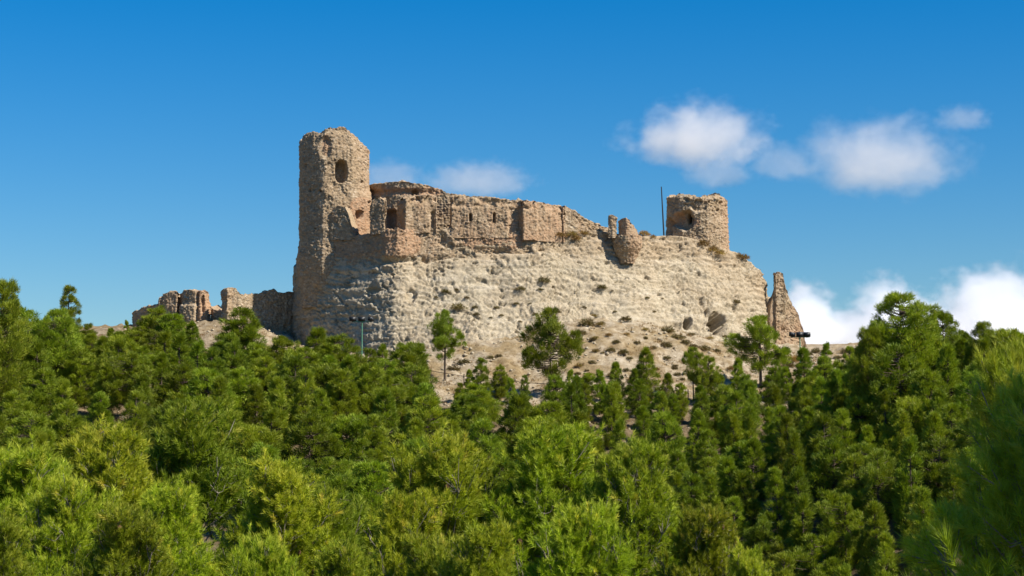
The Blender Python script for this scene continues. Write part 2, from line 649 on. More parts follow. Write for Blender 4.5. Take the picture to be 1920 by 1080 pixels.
def ground_sheet():
    def axis(dense, lo, hi):
        a = [dense[0]]
        st = 1.0
        left = []
        x = dense[0]
        while x > lo:
            x -= st
            st *= 1.35
            left.append(x)
        st = 1.0
        right = []
        x = dense[-1]
        while x < hi:
            x += st
            st *= 1.35
            right.append(x)
        return np.concatenate([left[::-1], dense, right])
    xs = axis(np.arange(-62, 62, .36), -6000, 6000)
    ys = axis(np.concatenate([np.arange(-10, 165, 1.6), np.arange(165, 234, .3)]), -3000, 9000)
    X, Y = np.meshgrid(xs, ys, indexing='ij')
    Z = terrain(X, Y)
    q = np.stack([X, Y, Z], -1)
    near = ((np.abs(X) < 70) & (Y > 160) & (Y < 236))
    f1, f2, cv = worley(q * 1.1)
    Z = Z + np.where(near, .30 * fbm(q * .35 + 9, 3), 0) + np.where(near, .22 * fbm(q * .9, 4, .6) + .26 * sstep(.5, 0, f1) * (cv > .72), 0)
    P = np.stack([X, Y, Z], -1)
    px, py = proj(np.where(P[..., 1:2] > 5, P, np.array((0, 5., 0))))
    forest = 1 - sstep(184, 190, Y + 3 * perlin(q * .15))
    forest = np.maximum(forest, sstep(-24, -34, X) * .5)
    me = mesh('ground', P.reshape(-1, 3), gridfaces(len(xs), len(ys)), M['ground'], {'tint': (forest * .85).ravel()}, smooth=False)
    return tag(place('ground', me), kind='structure')
ground_sheet()

# ------------------------------------------------------------------ the bluff under the castle
STN = [  # top px, py, Y   base px, py, Y
    ((600, 470, 252), (590, 660, 254)), ((568, 480, 240), (556, 660, 240)), ((554, 492, 230.5), (551, 655, 231)), ((553, 500, 225), (552, 655, 225.5)),
    ((590, 486, 219.3), (592, 660, 218.6)), ((650, 482, 217.2), (648, 666, 214)), ((700, 476, 215.4), (693, 668, 210.5)), ((742, 472, 214.1), (735, 670, 208.4)), ((800, 468, 215.6), (800, 672, 206.5)), ((900, 460, 216.25), (900, 667, 207)),
    ((1000, 450, 217.1), (1000, 650, 209)), ((1060, 442, 219), (1060, 632, 210.5)), ((1110, 432, 220), (1100, 620, 212)), ((1190, 443, 222), (1190, 616, 214)), ((1255, 442, 225), (1270, 637, 216)),
    ((1300, 448, 226), (1305, 645, 217)), ((1340, 462, 227), (1345, 653, 218)), ((1385, 476, 230), (1400, 662, 221)), ((1412, 498, 231.5), (1425, 663, 223)), ((1430, 520, 233), (1447, 664, 226)), ((1437, 552, 237), (1458, 662, 232)),
    ((1425, 545, 246), (1455, 662, 246)), ((1380, 500, 256), (1400, 662, 262)), ((1200, 452, 262), (1200, 662, 272)), ((900, 462, 264), (900, 662, 274)), ((680, 470, 262), (660, 662, 268)),
]
def bluff():
    T = np.array([W(*a) for a, b in STN])
    B = np.array([W(*b) for a, b in STN])
    B[:, 2] -= 2.5
    B[:, :2] += (B[:, :2] - T[:, :2]) * .13
    nst = len(T)
    d = np.linalg.norm(np.roll(T, -1, 0)[:, :2] - T[:, :2], axis=1)
    u, acc = [], []
    for i in range(nst):
        fr = 4 <= 99 and (i <= 20)
        k = max(2, int(d[i] / (.13 if fr else .8)))
        u += list(i + np.arange(k) / k)
    u = np.array(u)
    i0 = np.floor(u).astype(int)
    f = (u - i0)[:, None]
    def cr(A):
        a, b, c, e = A[(i0 - 1) % nst], A[i0 % nst], A[(i0 + 1) % nst], A[(i0 + 2) % nst]
        # Catmull-Rom softened towards linear
        s = .5 * ((2 * b) + (-a + c) * f + (2 * a - 5 * b + 4 * c - e) * f ** 2 + (-a + 3 * b - 3 * c + e) * f ** 3)
        l = b + (c - b) * f
        return .7 * s + .3 * l
    t_, b_ = cr(T), cr(B)
    m = 128
    v = np.linspace(0, 1, m)
    # profile: steep above, easing out at the foot
    hv = np.interp(v, (0, .18, .5, .8, 1), (0, .34, .68, .90, 1.0))
    P = np.empty((len(u), m, 3))
    P[..., 2] = b_[:, None, 2] + (t_ - b_)[:, None, 2] * v[None]
    P[..., :2] = b_[:, None, :2] + (t_ - b_)[:, None, :2] * hv[None, :, None]
    N = grid_normals(P, True)
    c = P[..., :2].reshape(-1, 2).mean(0)
    N *= np.sign((N[..., :2] * (P[..., :2] - c)).sum(-1).mean())
    px, py = proj(P)
    dn = cliffnoise(P)
    front = (P[..., 1] < 240)
    # smoother blown-out upper right, rougher upper left
    dn = dn * (1 - .12 * sstep(900, 700, px) + .35 * sstep(1150, 1400, px))
    def hole(cx, cy, rx, ry, dep):
        q = ((px - cx) / rx) ** 2 + ((py - cy) / ry) ** 2
        q = q + .35 * perlin(P * .9)
        return front * dep * sstep(1.06, .9, q)
    h = hole(1344, 606, 17, 20, 6.5) + hole(1289, 606, 8, 11, 3.5) + hole(700, 545, 14, 6, .5) + hole(770, 555, 10, 14, .5) + hole(1325, 585, 5, 8, .6)
    # shelf under the bastion and the long undercut below the masonry
    h = h + front * .55 * np.exp(-((py - interp(px, ((700, 492), (800, 487), (880, 470), (1000, 470)))) / 5) ** 2) * sstep(690, 730, px) * sstep(1040, 980, px) * (perlin(P * .8) > -.25)
    D = P + N * (dn * (1 - .85 * sstep(.1, .8, h)) - h)[..., None]
    D[:, -1] = D[:, -1] * .5 + P[:, -1] * .5
    V = D.reshape(-1, 3)
    F = [gridfaces(len(u), m, True)]
    rim = D[:, -1]
    cen = np.array((rim[:, 0].mean(), 241.0, 0))
    K = 30
    ks = np.linspace(0, 1, K)
    C = rim[:, None] + (cen - rim)[:, None] * ks[None, :, None]
    zc = W(960, 440, 240)[2]
    C[..., 2] = rim[:, None, 2] * (1 - sstep(.0, .8, ks))[None] + (zc - .4) * sstep(0, .8, ks)[None]
    C[:, 1:, 2] += .3 * fbm(C[:, 1:] * .7, 3)
    F.append(gridfaces(len(u), K, True, len(V)))
    V = np.concatenate([V, C.reshape(-1, 3)])
    X, Yp = proj(V)
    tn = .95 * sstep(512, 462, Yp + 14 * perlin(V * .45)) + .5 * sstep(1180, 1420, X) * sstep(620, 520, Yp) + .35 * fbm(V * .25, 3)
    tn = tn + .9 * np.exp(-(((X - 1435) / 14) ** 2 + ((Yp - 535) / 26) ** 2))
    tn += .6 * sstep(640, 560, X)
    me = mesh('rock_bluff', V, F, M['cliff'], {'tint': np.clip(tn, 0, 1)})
    return tag(place('rock_bluff', me), kind='structure')
bluff()

# ------------------------------------------------------------------ castle
def pix_path(rows):
    """rows (px, Y, py_bottom, py_top) -> (x, y, zb, zt)"""
    o = []
    for px, Y, pb, pt in rows:
        a, b = W(px, pb, Y), W(px, pt, Y)
        o.append((a[0], Y, a[2], b[2]))
    return o

def ell(P, cx, cy, rx, ry, power=2):
    px, py = proj(P)
    return (np.abs((px - cx) / rx)) ** power + (np.abs((py - cy) / ry)) ** power

# --- octagonal keep
def keep():
    c = W(625, 500, 222)[:2]
    r = 68.0 / FPX * 222
    a = np.radians(np.array([-56, -11, 34, 79, 124, 169, 214, 259]))
    out = np.stack([c[0] + r * np.sin(a), c[1] - r * np.cos(a)], 1)
    an = np.linspace(0, 2 * math.pi, 129)[:-1] - math.pi * .31
    po, _ = resample(np.concatenate([out, out[:1]]), .2)
    dv = po[:-1] - c
    ln = np.linalg.norm(dv, axis=1)[:, None]
    out = c + dv / ln * (ln * .6 + r * .975 * .4)
    zb = W(625, 580, 222)[2]
    top = ((556, 254), (575, 247), (600, 245), (625, 240), (645, 238), (656, 243), (668, 254), (680, 265), (694, 279))
    def ztf(p):
        px, _ = proj(np.c_[p, np.full(len(p), 38.)])
        py = interp(px, top)
        back = sstep(c[1] - .5, c[1] + 2.5, p[:, 1])
        return (HOR - py) / FPX * 222 - .2 * back - .25 * (1 - back)
    loc = (c[0], c[1], zb)
    def feat(P, N):
        f = (P[..., 1] < c[1] + .5)
        arch = ell(P, 640, 321, 11.5, 21, 2.6)
        d = 1.5 * sstep(1.12, .86, arch)
        d = d + .9 * sstep(1.2, .7, ell(P, 671, 403, 6, 8, 4))
        d = d + .35 * sstep(1.3, .4, ell(P, 610, 275, 12, 22))
        for hx, hy in ((582, 357), (600, 358), (680, 341), (686, 380), (574, 310), (590, 430)):
            d = d + .5 * sstep(1.2, .5, ell(P, hx, hy, 2.4, 2.6))
        # the right foot breaks out a little towards the wall
        px, py = proj(P)
        d = d - .45 * sstep(352, 372, py) * sstep(640, 690, px)
        # broken rim leaning in
        d = d + .35 * sstep(258, 240, py) + .2 * sstep(275, 255, py)
        return f * d
    def tint(V):
        px, py = proj(V)
        t = 1.0 * (ell(V, 676, 405, 21, 34, 3) < 1.1) + .35 * sstep(660, 695, px)
        t += .8 * (ell(V, 611, 272, 7, 20) < 1)
        return np.clip(t + .15, 0, 1) * (V[:, 1] < c[1] + 1)
    k = thing('castle_tower', loc, 'tall octagonal rubble stone keep with an arched window at the castle\'s end', 'tower')
    def bat(Z):
        z0 = W(625, 470, 222)[2]
        return 1 + .05 * sstep(z0 + 2, z0 - 2, Z) - .16 * sstep(z0 - 2, z0 - 6, Z) + .012 * np.clip((Z - z0 - 3) / 10, 0, 1)
    place('shaft', tower_mesh('keep_shaft', out, zb, ztf, .095, 1.0, .22, feat, tint, loc, .5, 0, bat), k)
keep()

# --- front curtain wall with the round bastion, merlons and the inner hall
def curtain():
    loc = tuple(W(860, 470, 217))
    k = thing('castle_wall', loc, 'long ruined curtain wall with broken merlons running from the octagonal keep', 'wall')
    base = [(606, 218.6, 517, 432), (640, 217.4, 517, 440), (668, 216.4, 517, 441), (700, 215.2, 517, 436), (716, 214.6, 517, 431), (728, 214.05, 512, 430), (745, 213.85, 510, 430), (762, 214.2, 510, 430),
            (776, 214.9, 510, 430), (800, 215.4, 504, 428), (850, 215.7, 502, 430), (900, 216, 498, 432), (960, 216.4, 496, 434), (1000, 216.9, 488, 436), (1030, 217.7, 478, 442), (1050, 218.4, 472, 448)]
    def btint(V):
        px, py = proj(V)
        t = .95 * (ell(V, 752, 452, 36, 26, 3) < 1.1) + .85 * (ell(V, 925, 452, 56, 15, 4) < 1.05) + .75 * sstep(800, 770, px) * .6
        return np.clip(t + .15 + .3 * fbm(V * .5, 2), 0, 1)
    def bfeat(P, N):
        px, py = proj(P)
        f = (N[..., 1] < 0)
        # battered rubble foot: the plaster skin has fallen away between the patches
        lost = sstep(800, 830, px) * sstep(432, 442, py) * (1 - (ell(P, 928, 450, 55, 15, 4) < 1.0)) * (.35 + .8 * np.clip(fbm(P * .7, 3), -.4, 1))
        # the bastion breaks off at its foot
        under = sstep(478, 492, py) * sstep(700, 730, px) * sstep(810, 780, px)
        return f * (lost * .4 + under * .9)
    place('lower_wall', wall_mesh('lower_wall', pix_path(base), 2.6, .11, 1.25, .22, bfeat, btint, org=loc), k)
    def tz(v0):
        return lambda V: np.clip(v0 + .35 * fbm(V * .6, 2), 0, 1)
    blocks = [
        ('merlon', [(618, 217.9, 450, 402), (626, 217.6, 450, 390), (634, 217.4, 450, 386), (646, 217.0, 450, 388), (653, 216.8, 450, 406), (664, 216.5, 450, 434)], 1.3, .18, None),
        ('merlon', [(693, 215.1, 440, 386), (698, 214.9, 440, 374), (712, 214.6, 438, 371), (721, 214.4, 438, 377), (723, 214.5, 438, 395)], 1.7, .3, None),
        ('wall_block', [(760, 214.4, 440, 371), (775, 214.9, 440, 367), (800, 215.1, 436, 367), (819, 215.4, 436, 369)], 2.2, .35, 'a'),
        ('wall_block', [(846, 215.6, 446, 371), (870, 215.75, 446, 368), (905, 215.95, 446, 370), (940, 216.2, 446, 372), (960, 216.35, 446, 377), (979, 216.6, 446, 378)], 2.4, .4, 'b'),
        ('wall_block', [(981, 216.0, 450, 377), (1000, 216.4, 450, 376), (1022, 216.9, 452, 381), (1045, 217.7, 454, 385), (1060, 218.4, 454, 389)], 2.2, .65, 'c'),
    ]
    for nm, rows, th, tv, ft in blocks:
        def feat(P, N, ft=ft):
            f = (N[..., 1] < 0)
            px, py = proj(P)
            d = 0 * px
            if ft == 'a':
                d = .5 * sstep(805, 812, px) * sstep(390, 400, py) * (px < 817) + .3 * sstep(385, 372, py) * (fbm(P * 1.3, 2) > -.1)
            if ft == 'b':
                d = .9 * (ell(P, 882, 408, 2.6, 7, 4) < 1) + .7 * (ell(P, 927, 408, 2.6, 9, 4) < 1) + .4 * sstep(952, 957, px) * sstep(384, 394, py)
                d = d + .3 * sstep(391, 383, py) * np.clip(.6 + fbm(P * 1.1, 2), 0, 1)
            if ft == 'c':
                d = .35 * sstep(1006, 1012, px) + .25 * sstep(394, 388, py) * (fbm(P * 1.1, 2) > -.1)
            return f * d
        place(nm, wall_mesh(nm, pix_path(rows), th, .1, 1.0, .16, feat, tz(tv), org=loc), k)
    # the ruined stretch stepping down to the right
    tail = [(1058, 218.6, 446, 386), (1072, 219, 446, 392), (1085, 219.3, 446, 400), (1098, 219.8, 446, 410), (1112, 220.4, 446, 417), (1130, 221, 446, 423), (1150, 221.8, 446, 428)]
    place('broken_wall_end', wall_mesh('broken_wall_end', pix_path(tail), 1.8, .11, 1.2, .15, None, tz(.2), org=loc), k)
    # hall behind: a rounded block with a brick band, then a long inner wall
    inner = [(690, 224, 445, 350), (700, 222, 445, 345), (716, 220.6, 445, 343), (740, 219.8, 445, 341), (765, 219.5, 445, 343), (790, 219.6, 445, 345), (806, 220, 445, 349), (822, 220.2, 445, 357),
             (840, 220.2, 445, 363), (880, 220.4, 445, 366), (930, 220.6, 445, 372), (965, 221, 445, 376), (990, 221.4, 445, 378), (1030, 222, 445, 383), (1055, 222.4, 445, 389), (1075, 223, 445, 400)]
    def ifeat(P, N):
        f = (N[..., 1] < 0)
        px, py = proj(P)
        d = 1.1 * (ell(P, 735, 412, 13, 20, 2.6) < 1) + .16 * sstep(368, 362, py) * sstep(356, 360, py) * (px < 820)
        d = d + .8 * (ell(P, 778, 361, 6, 6) < 1)
        d = d - .15 * sstep(357, 353, py) * (px < 815)
        return f * d
    def itint(V):
        px, py = proj(V)
        t = 1.0 * ((py > 351) & (py < 366) & (px < 830)) + .95 * (ell(V, 735, 412, 15, 22, 2.6) < 1.1) + .25
        return np.clip(t + .3 * fbm(V * .6, 2), 0, 1)
    place('inner_wall', wall_mesh('inner_wall', pix_path(inner), 2.0, .1, 1.0, .16, ifeat, itint, org=loc), k)
curtain()

# --- turret fragment half way along the cliff edge
def turret():
    loc = tuple(W(1172, 492, 219.5))
    k = thing('turret_ruin', loc, 'small broken turret hanging on the cliff edge with a pillar and an orange block', 'ruin')
    tt = lambda a: (lambda V: np.clip(a + .25 * fbm(V * .8, 2), 0, 1))
    place('pillar', wall_mesh('pillar', pix_path([(1140, 219.4, 446, 406), (1148, 219.2, 446, 404), (1157, 219.3, 446, 407)]), .9, .08, .75, .12, None, tt(.25), org=loc), k)
    place('wall_block', wall_mesh('turret_block', pix_path([(1159, 219.8, 446, 416), (1166, 219.4, 446, 409), (1175, 219, 446, 408), (1184, 219.2, 446, 418), (1196, 220.2, 446, 433)]), 1.3, .08, .6, .08, None, tt(.6), org=loc), k)
    c = W(1175, 440, 220.6)[:2]
    a = np.linspace(0, 2 * math.pi, 28, endpoint=False)
    out = np.stack([c[0] + 1.75 * np.cos(a), c[1] + 1.9 * np.sin(a)], 1)
    zb, zt = W(1180, 492, 219)[2], W(1175, 441, 219)[2]
    def bat(Z):
        return .42 + .58 * sstep(zb - .5, zb + 2.4, Z)
    place('corbel_base', tower_mesh('corbel_base', out, zb, lambda p: np.full(len(p), zt), .09, 1.0, .12, None,
          lambda V: np.clip(.1 + .55 * sstep(1172, 1182, proj(V)[0]), 0, 1), loc, .2, 0, bat), k)
turret()

# --- round tower on the right
def round_tower():
    c = W(1307, 440, 231)[:2]
    r = 57.5 / FPX * 231
    a = np.linspace(0, 2 * math.pi, 64, endpoint=False)
    out = np.stack([c[0] + r * np.cos(a), c[1] + r * np.sin(a)], 1)
    zb = W(1307, 500, 229)[2]
    top = ((1248, 372), (1254, 365), (1275, 362), (1300, 363), (1312, 367), (1325, 364), (1340, 360), (1352, 362), (1364, 375))
    def ztf(p):
        px, _ = proj(np.c_[p, np.full(len(p), 33.)])
        y = interp(px, top)
        front = sstep(c[1], c[1] - 2.5, p[:, 1])
        y = y + 4 * front * np.exp(-((px - 1307) / 15) ** 2)
        return (HOR - y) / FPX * p[:, 1]
    loc = (c[0], c[1], zb)
    def feat(P, N):
        f = (P[..., 1] < c[1] + .6)
        px, py = proj(P)
        j = .35 * perlin(P * 1.5)
        d = 1.0 * sstep(1.1, .5, ell(P, 1282, 413, 22, 20) + j) + 1.6 * sstep(1.15, .7, ell(P, 1288, 409, 5.5, 10))
        d = d + .3 * sstep(1.1, .6, ell(P, 1310, 385, 18, 12) + j)
        d = d + 1.4 * sstep(1.1, .8, ell(P, 1256, 425, 4.5, 17, 4))
        d = d + .5 * sstep(372, 362, py) + .25 * (fbm(P * 1.0 + 3, 3) > .25) * sstep(400, 380, py)
        for hx, hy in ((1346, 394), (1352, 380), (1330, 378)):
            d = d + .5 * sstep(1.2, .5, ell(P, hx, hy, 2.5, 2.5))
        return f * d
    def tint(V):
        px, py = proj(V)
        t = .95 * (ell(V, 1274, 411, 13, 15) < 1) + .75 * (ell(V, 1306, 418, 9, 7) < 1) + .55 * sstep(1345, 1364, px)
        return np.clip(t + .15 + .2 * fbm(V * .5, 2), 0, 1)
    k = thing('castle_tower', loc, 'squat round stone tower with a collapsed hollow, on the cliff\'s upper end', 'tower')
    def bat(Z):
        return 1.04 - .05 * np.clip((Z - zb) / 8, 0, 1)
    place('shaft', tower_mesh('round_tower_shaft', out, zb, ztf, .09, 1.05, .25, feat, tint, loc, 1.6, 0, bat), k)
round_tower()

# --- flag pole by the round tower
def flag_pole():
    a, b = W(1245, 444, 227), W(1240, 350, 227)
    v, f = tube([a, a + (b - a) * .5, b], [.10, .085, .06], 8)
    o = place('metal_pole', mesh('metal_pole', v - a, f, M['pole'], smooth=True), None, tuple(a))
    tag(o, 'thin dark metal pole rising beside the squat round tower', 'pole')
flag_pole()

# --- wall spike at the right foot
def spike():
    loc = tuple(W(1480, 660, 232.5))
    k = thing('wall_fragment', loc, 'tapering spike of ruined wall standing apart below the cliff\'s end', 'ruin')
    tt = lambda V: np.clip(.1 + .35 * sstep(560, 620, proj(V)[1]) + .4 * fbm(V * .5, 2), 0, 1)
    rows = [(1443, 231.6, 680, 604), (1447, 231.8, 680, 575), (1451, 232, 680, 556), (1454, 231.9, 680, 540), (1456, 231.8, 680, 517), (1462, 231.9, 680, 510), (1470, 232.1, 680, 514), (1475, 232.3, 680, 540), (1482, 232.7, 680, 556),
            (1489, 233.1, 680, 572), (1495, 233.5, 680, 580), (1501, 233.9, 680, 596), (1507, 234.3, 680, 622), (1514, 234.7, 680, 655)]
    place('spire', wall_mesh('spire', pix_path(rows), 1.5, .085, 1.1, .12, None, tt, org=loc), k)
    place('rear_wall', wall_mesh('rear_wall', pix_path([(1430, 240, 640, 556), (1442, 239, 640, 560), (1455, 238, 640, 562)]), 1.2, .12, 1, .1, None, None, org=loc), k)
spike()

# --- outer walls on the left ridge
def outer_left():
    loc = tuple(W(345, 605, 224))
    k = thing('gate_ruin', loc, 'crumbled gate ruin of stubby stone blocks on the ridge above the pines', 'ruin')
    tt = lambda a: (lambda V: np.clip(a + .3 * fbm(V * .6, 2), 0, 1))
    place('low_wall', wall_mesh('low_wall', pix_path([(246, 228, 630, 588), (252, 226, 630, 580), (268, 225, 630, 576), (284, 224.4, 630, 571), (304, 224, 630, 570)]), 2.2, .11, 1, .2, None, tt(.3), org=loc), k)
    place('wall_block', wall_mesh('gate_block', pix_path([(298, 225, 625, 562), (304, 223.6, 625, 550), (318, 223.2, 625, 546), (331, 223, 625, 548), (334, 223.6, 625, 565)]), 2.4, .1, 1.1, .12, None, tt(.35), org=loc), k)
    def gt(V):
        px, py = proj(V)
        return np.clip(.1 + .9 * sstep(368, 374, px) + .2 * fbm(V * .6, 2), 0, 1)
    def gf(P, N):
        px, py = proj(P)
        return (N[..., 1] < 0) * (.5 * sstep(366, 368, px) * sstep(374, 371, px) + .45 * (ell(P, 381, 570, 3, 16, 4) < 1) - .25 * sstep(570, 574, py))
    place('wall_block', wall_mesh('gate_pier', pix_path([(336, 224.4, 625, 552), (341, 222.9, 625, 545), (355, 222.4, 625, 543), (370, 222.2, 625, 545), (384, 222.4, 625, 544), (391, 223.2, 625, 548), (393, 224.4, 625, 570)]), 2.6, .095, 1.25, .1, gf, gt, org=loc), k)
    place('rubble_wall', wall_mesh('rubble_wall', pix_path([(392, 223.5, 625, 573), (402, 223, 625, 580), (412, 222.6, 625, 583), (426, 222, 625, 578)]), 1.6, .11, 1.3, .2, None, tt(.4), org=loc), k)
    loc = tuple(W(490, 612, 223))
    rows = [(425, 220.00, 640, 543), (432, 220.32, 640, 540), (441, 220.73, 640, 541), (446, 220.96, 640, 549), (452, 221.24, 640, 553), (468, 221.97, 640, 552), (484, 222.70, 640, 551), (494, 223.16, 640, 549), (502, 223.53, 640, 545),
            (514, 224.08, 640, 543), (520, 224.35, 640, 549), (536, 225.08, 650, 550), (556, 226.00, 650, 548)]
    o = place('outer_wall', wall_mesh('outer_wall', pix_path(rows), 1.4, .1, 1.2, .14, None, tt(.1), org=loc), None, loc)
    tag(o, 'grey rubble wall joining the bluff under the keep, partly in its shadow', 'wall')
outer_left()

# ------------------------------------------------------------------ pines
def blades(p, dirs, length, width, rg):
    """one thin triangle per needle or needle bundle"""
    n = len(p)
    r = rg.normal(size=(n, 3))
    s = np.cross(dirs, r)
    s /= np.linalg.norm(s, axis=1)[:, None] + 1e-9
    w = (np.broadcast_to(width, n) * .5)[:, None]
    V = np.empty((n, 3, 3))
    V[:, 0] = p - s * w
    V[:, 1] = p + s * w
    V[:, 2] = p + dirs * np.broadcast_to(length, n)[:, None]
    return V.reshape(-1, 3), np.arange(n * 3).reshape(n, 3)

def unit(v):
    return v / (np.linalg.norm(v, axis=-1)[..., None] + 1e-9)

def slope_pine(seed, H, rad, low, kind, npuff, per):
    """pine for the middle distance: trunk with limbs, crown of needle puffs. Unit metres, base at 0."""
    rg = np.random.default_rng(seed)
    lean = rg.normal(size=2) * .035 * H
    def axis(z):
        t = np.clip(np.asarray(z, float) / H, 0, None)
        return np.stack([lean[0] * t ** 1.5 + .06 * np.sin(3 * t + seed), lean[1] * t ** 1.5 + .05 * np.cos(4 * t + seed), np.asarray(z, float)], -1)
    zs = np.linspace(-.5, H * .985, 10)
    parts = [tube(axis(zs), np.interp(zs, (-.5, 0, H), (.16, .13, .018)) * (H / 7) ** .7, 6)]
    pc, pr, pd = [], [], []
    lob = [(0., 0., 1.0, 1.0, .5)]
    loose = low > .25
    nl_ = {'cone': 1, 'round': 4, 'flat': 5, 'odd': 3}[kind]
    for q in range(nl_):
        aa = q * 2 * math.pi / nl_ + rg.random() * 1.2
        oo = rad * rg.uniform(.38, .62)
        lob.append((math.cos(aa) * oo, math.sin(aa) * oo, rg.uniform(.62, .92), rg.uniform(.48, .68), .5 / nl_ * (1 if kind != 'cone' else .25)))
    if loose:
        lob = [(0., 0., 1.0, .55, .3)]
        for q in range(7):
            aa = q * 2.4 + rg.random()
            oo = rad * rg.uniform(.45, .95)
            lob.append((math.cos(aa) * oo, math.sin(aa) * oo, rg.uniform(.5, .97), rg.uniform(.3, .48), .1))
    cw = np.cumsum([l[4] for l in lob])
    cw /= cw[-1]
    ntier = max(5, int(H * 1.15))
    for i in range(npuff):
        lx, ly, lh, lr, _ = lob[int(np.searchsorted(cw, rg.random()))]
        t = (i + rg.random()) / npuff
        t = .68 * t + .32 * (math.floor(t * ntier) + .5 + rg.normal() * .16) / ntier
        t = min(max(t, .01), .985)
        z = (low + (1 - low) * t * lh) * H
        R_ = lr * rad * (1.04 - t) ** (.75 if kind == 'cone' else .55) * (.5 + .5 * min(1, t / .22))
        if loose and lx:
            tt_ = rg.random()
            z = (lh - .17 * (1 - tt_)) * H
            R_ = lr * rad * math.sqrt(max(.05, 1 - (2 * tt_ - .9) ** 2))
        R_ *= 1 + .45 * float(perlin(np.array((lx * 3 + seed, z * .9, i * 2.39996 % 6.283))))
        az = i * 2.39996 + rg.normal() * .5
        rr = R_ * (.35 + .65 * rg.random() ** .5) * (1 if rg.random() > .12 else 1.18)
        o = np.array((math.cos(az), math.sin(az), 0))
        a0 = axis(min(H * .93, max(low * H * .9, z - rr * .45)))
        c = axis(z) + o * rr + np.array((lx, ly, rg.normal() * .10)) * ((1, 1, 1) if loose else (min(1, .35 + t), min(1, .35 + t), 1))
        parts.append(tube([a0, a0 * .5 + c * .5 - np.array((0, 0, .06)), c], [.035, .024, .01], 4))
        size = (.17 + .2 * rg.random()) * (rad / 1.5) ** .5 * (1 - .4 * t)
        pc.append(c)
        pr.append(size)
        pd.append(unit(o * .7 + np.array((0, 0, .75))))
    pc.append(axis(H - .25)); pr.append(.26); pd.append(np.array((0, 0, 1.)))
    pc, pr, pd = np.array(pc), np.array(pr), np.array(pd)
    nP = len(pc)
    idx = np.repeat(np.arange(nP), per)
    d = unit(rg.normal(size=(len(idx), 3)) + .45 * pd[idx])
    rr = pr[idx] * (.25 + .75 * rg.random(len(idx)) ** .45)
    sc = np.array((.95, .95, 1.3))
    p = pc[idx] + d * rr[:, None] * sc + rg.normal(size=(len(idx), 3)) * .06
    dr = unit(d * .7 + pd[idx] * 1.0 + np.array((0, 0, .35)) + rg.normal(size=(len(idx), 3)) * .4)
    V, F = blades(p, dr, .17 + .16 * rg.random(len(idx)), .030 + .020 * rg.random(len(idx)), rg)
    puffv = rg.random(nP)
    var = np.clip(.15 + .5 * puffv[idx] + .35 * rg.random(len(idx)), 0, 1)
    tip = np.clip((rg.random(len(idx)) < .06) * .7 + 0 * var, 0, 1)
    H = float(np.percentile(V[:, 2], 99.9))
    crown = mesh('pine_crown', V, F, M['pine'], {'var': np.repeat(var, 3), 'tip': np.repeat(tip, 3)})
    v, f = join(parts)
    return mesh('pine_trunk', v, f, M['bark']), crown, H

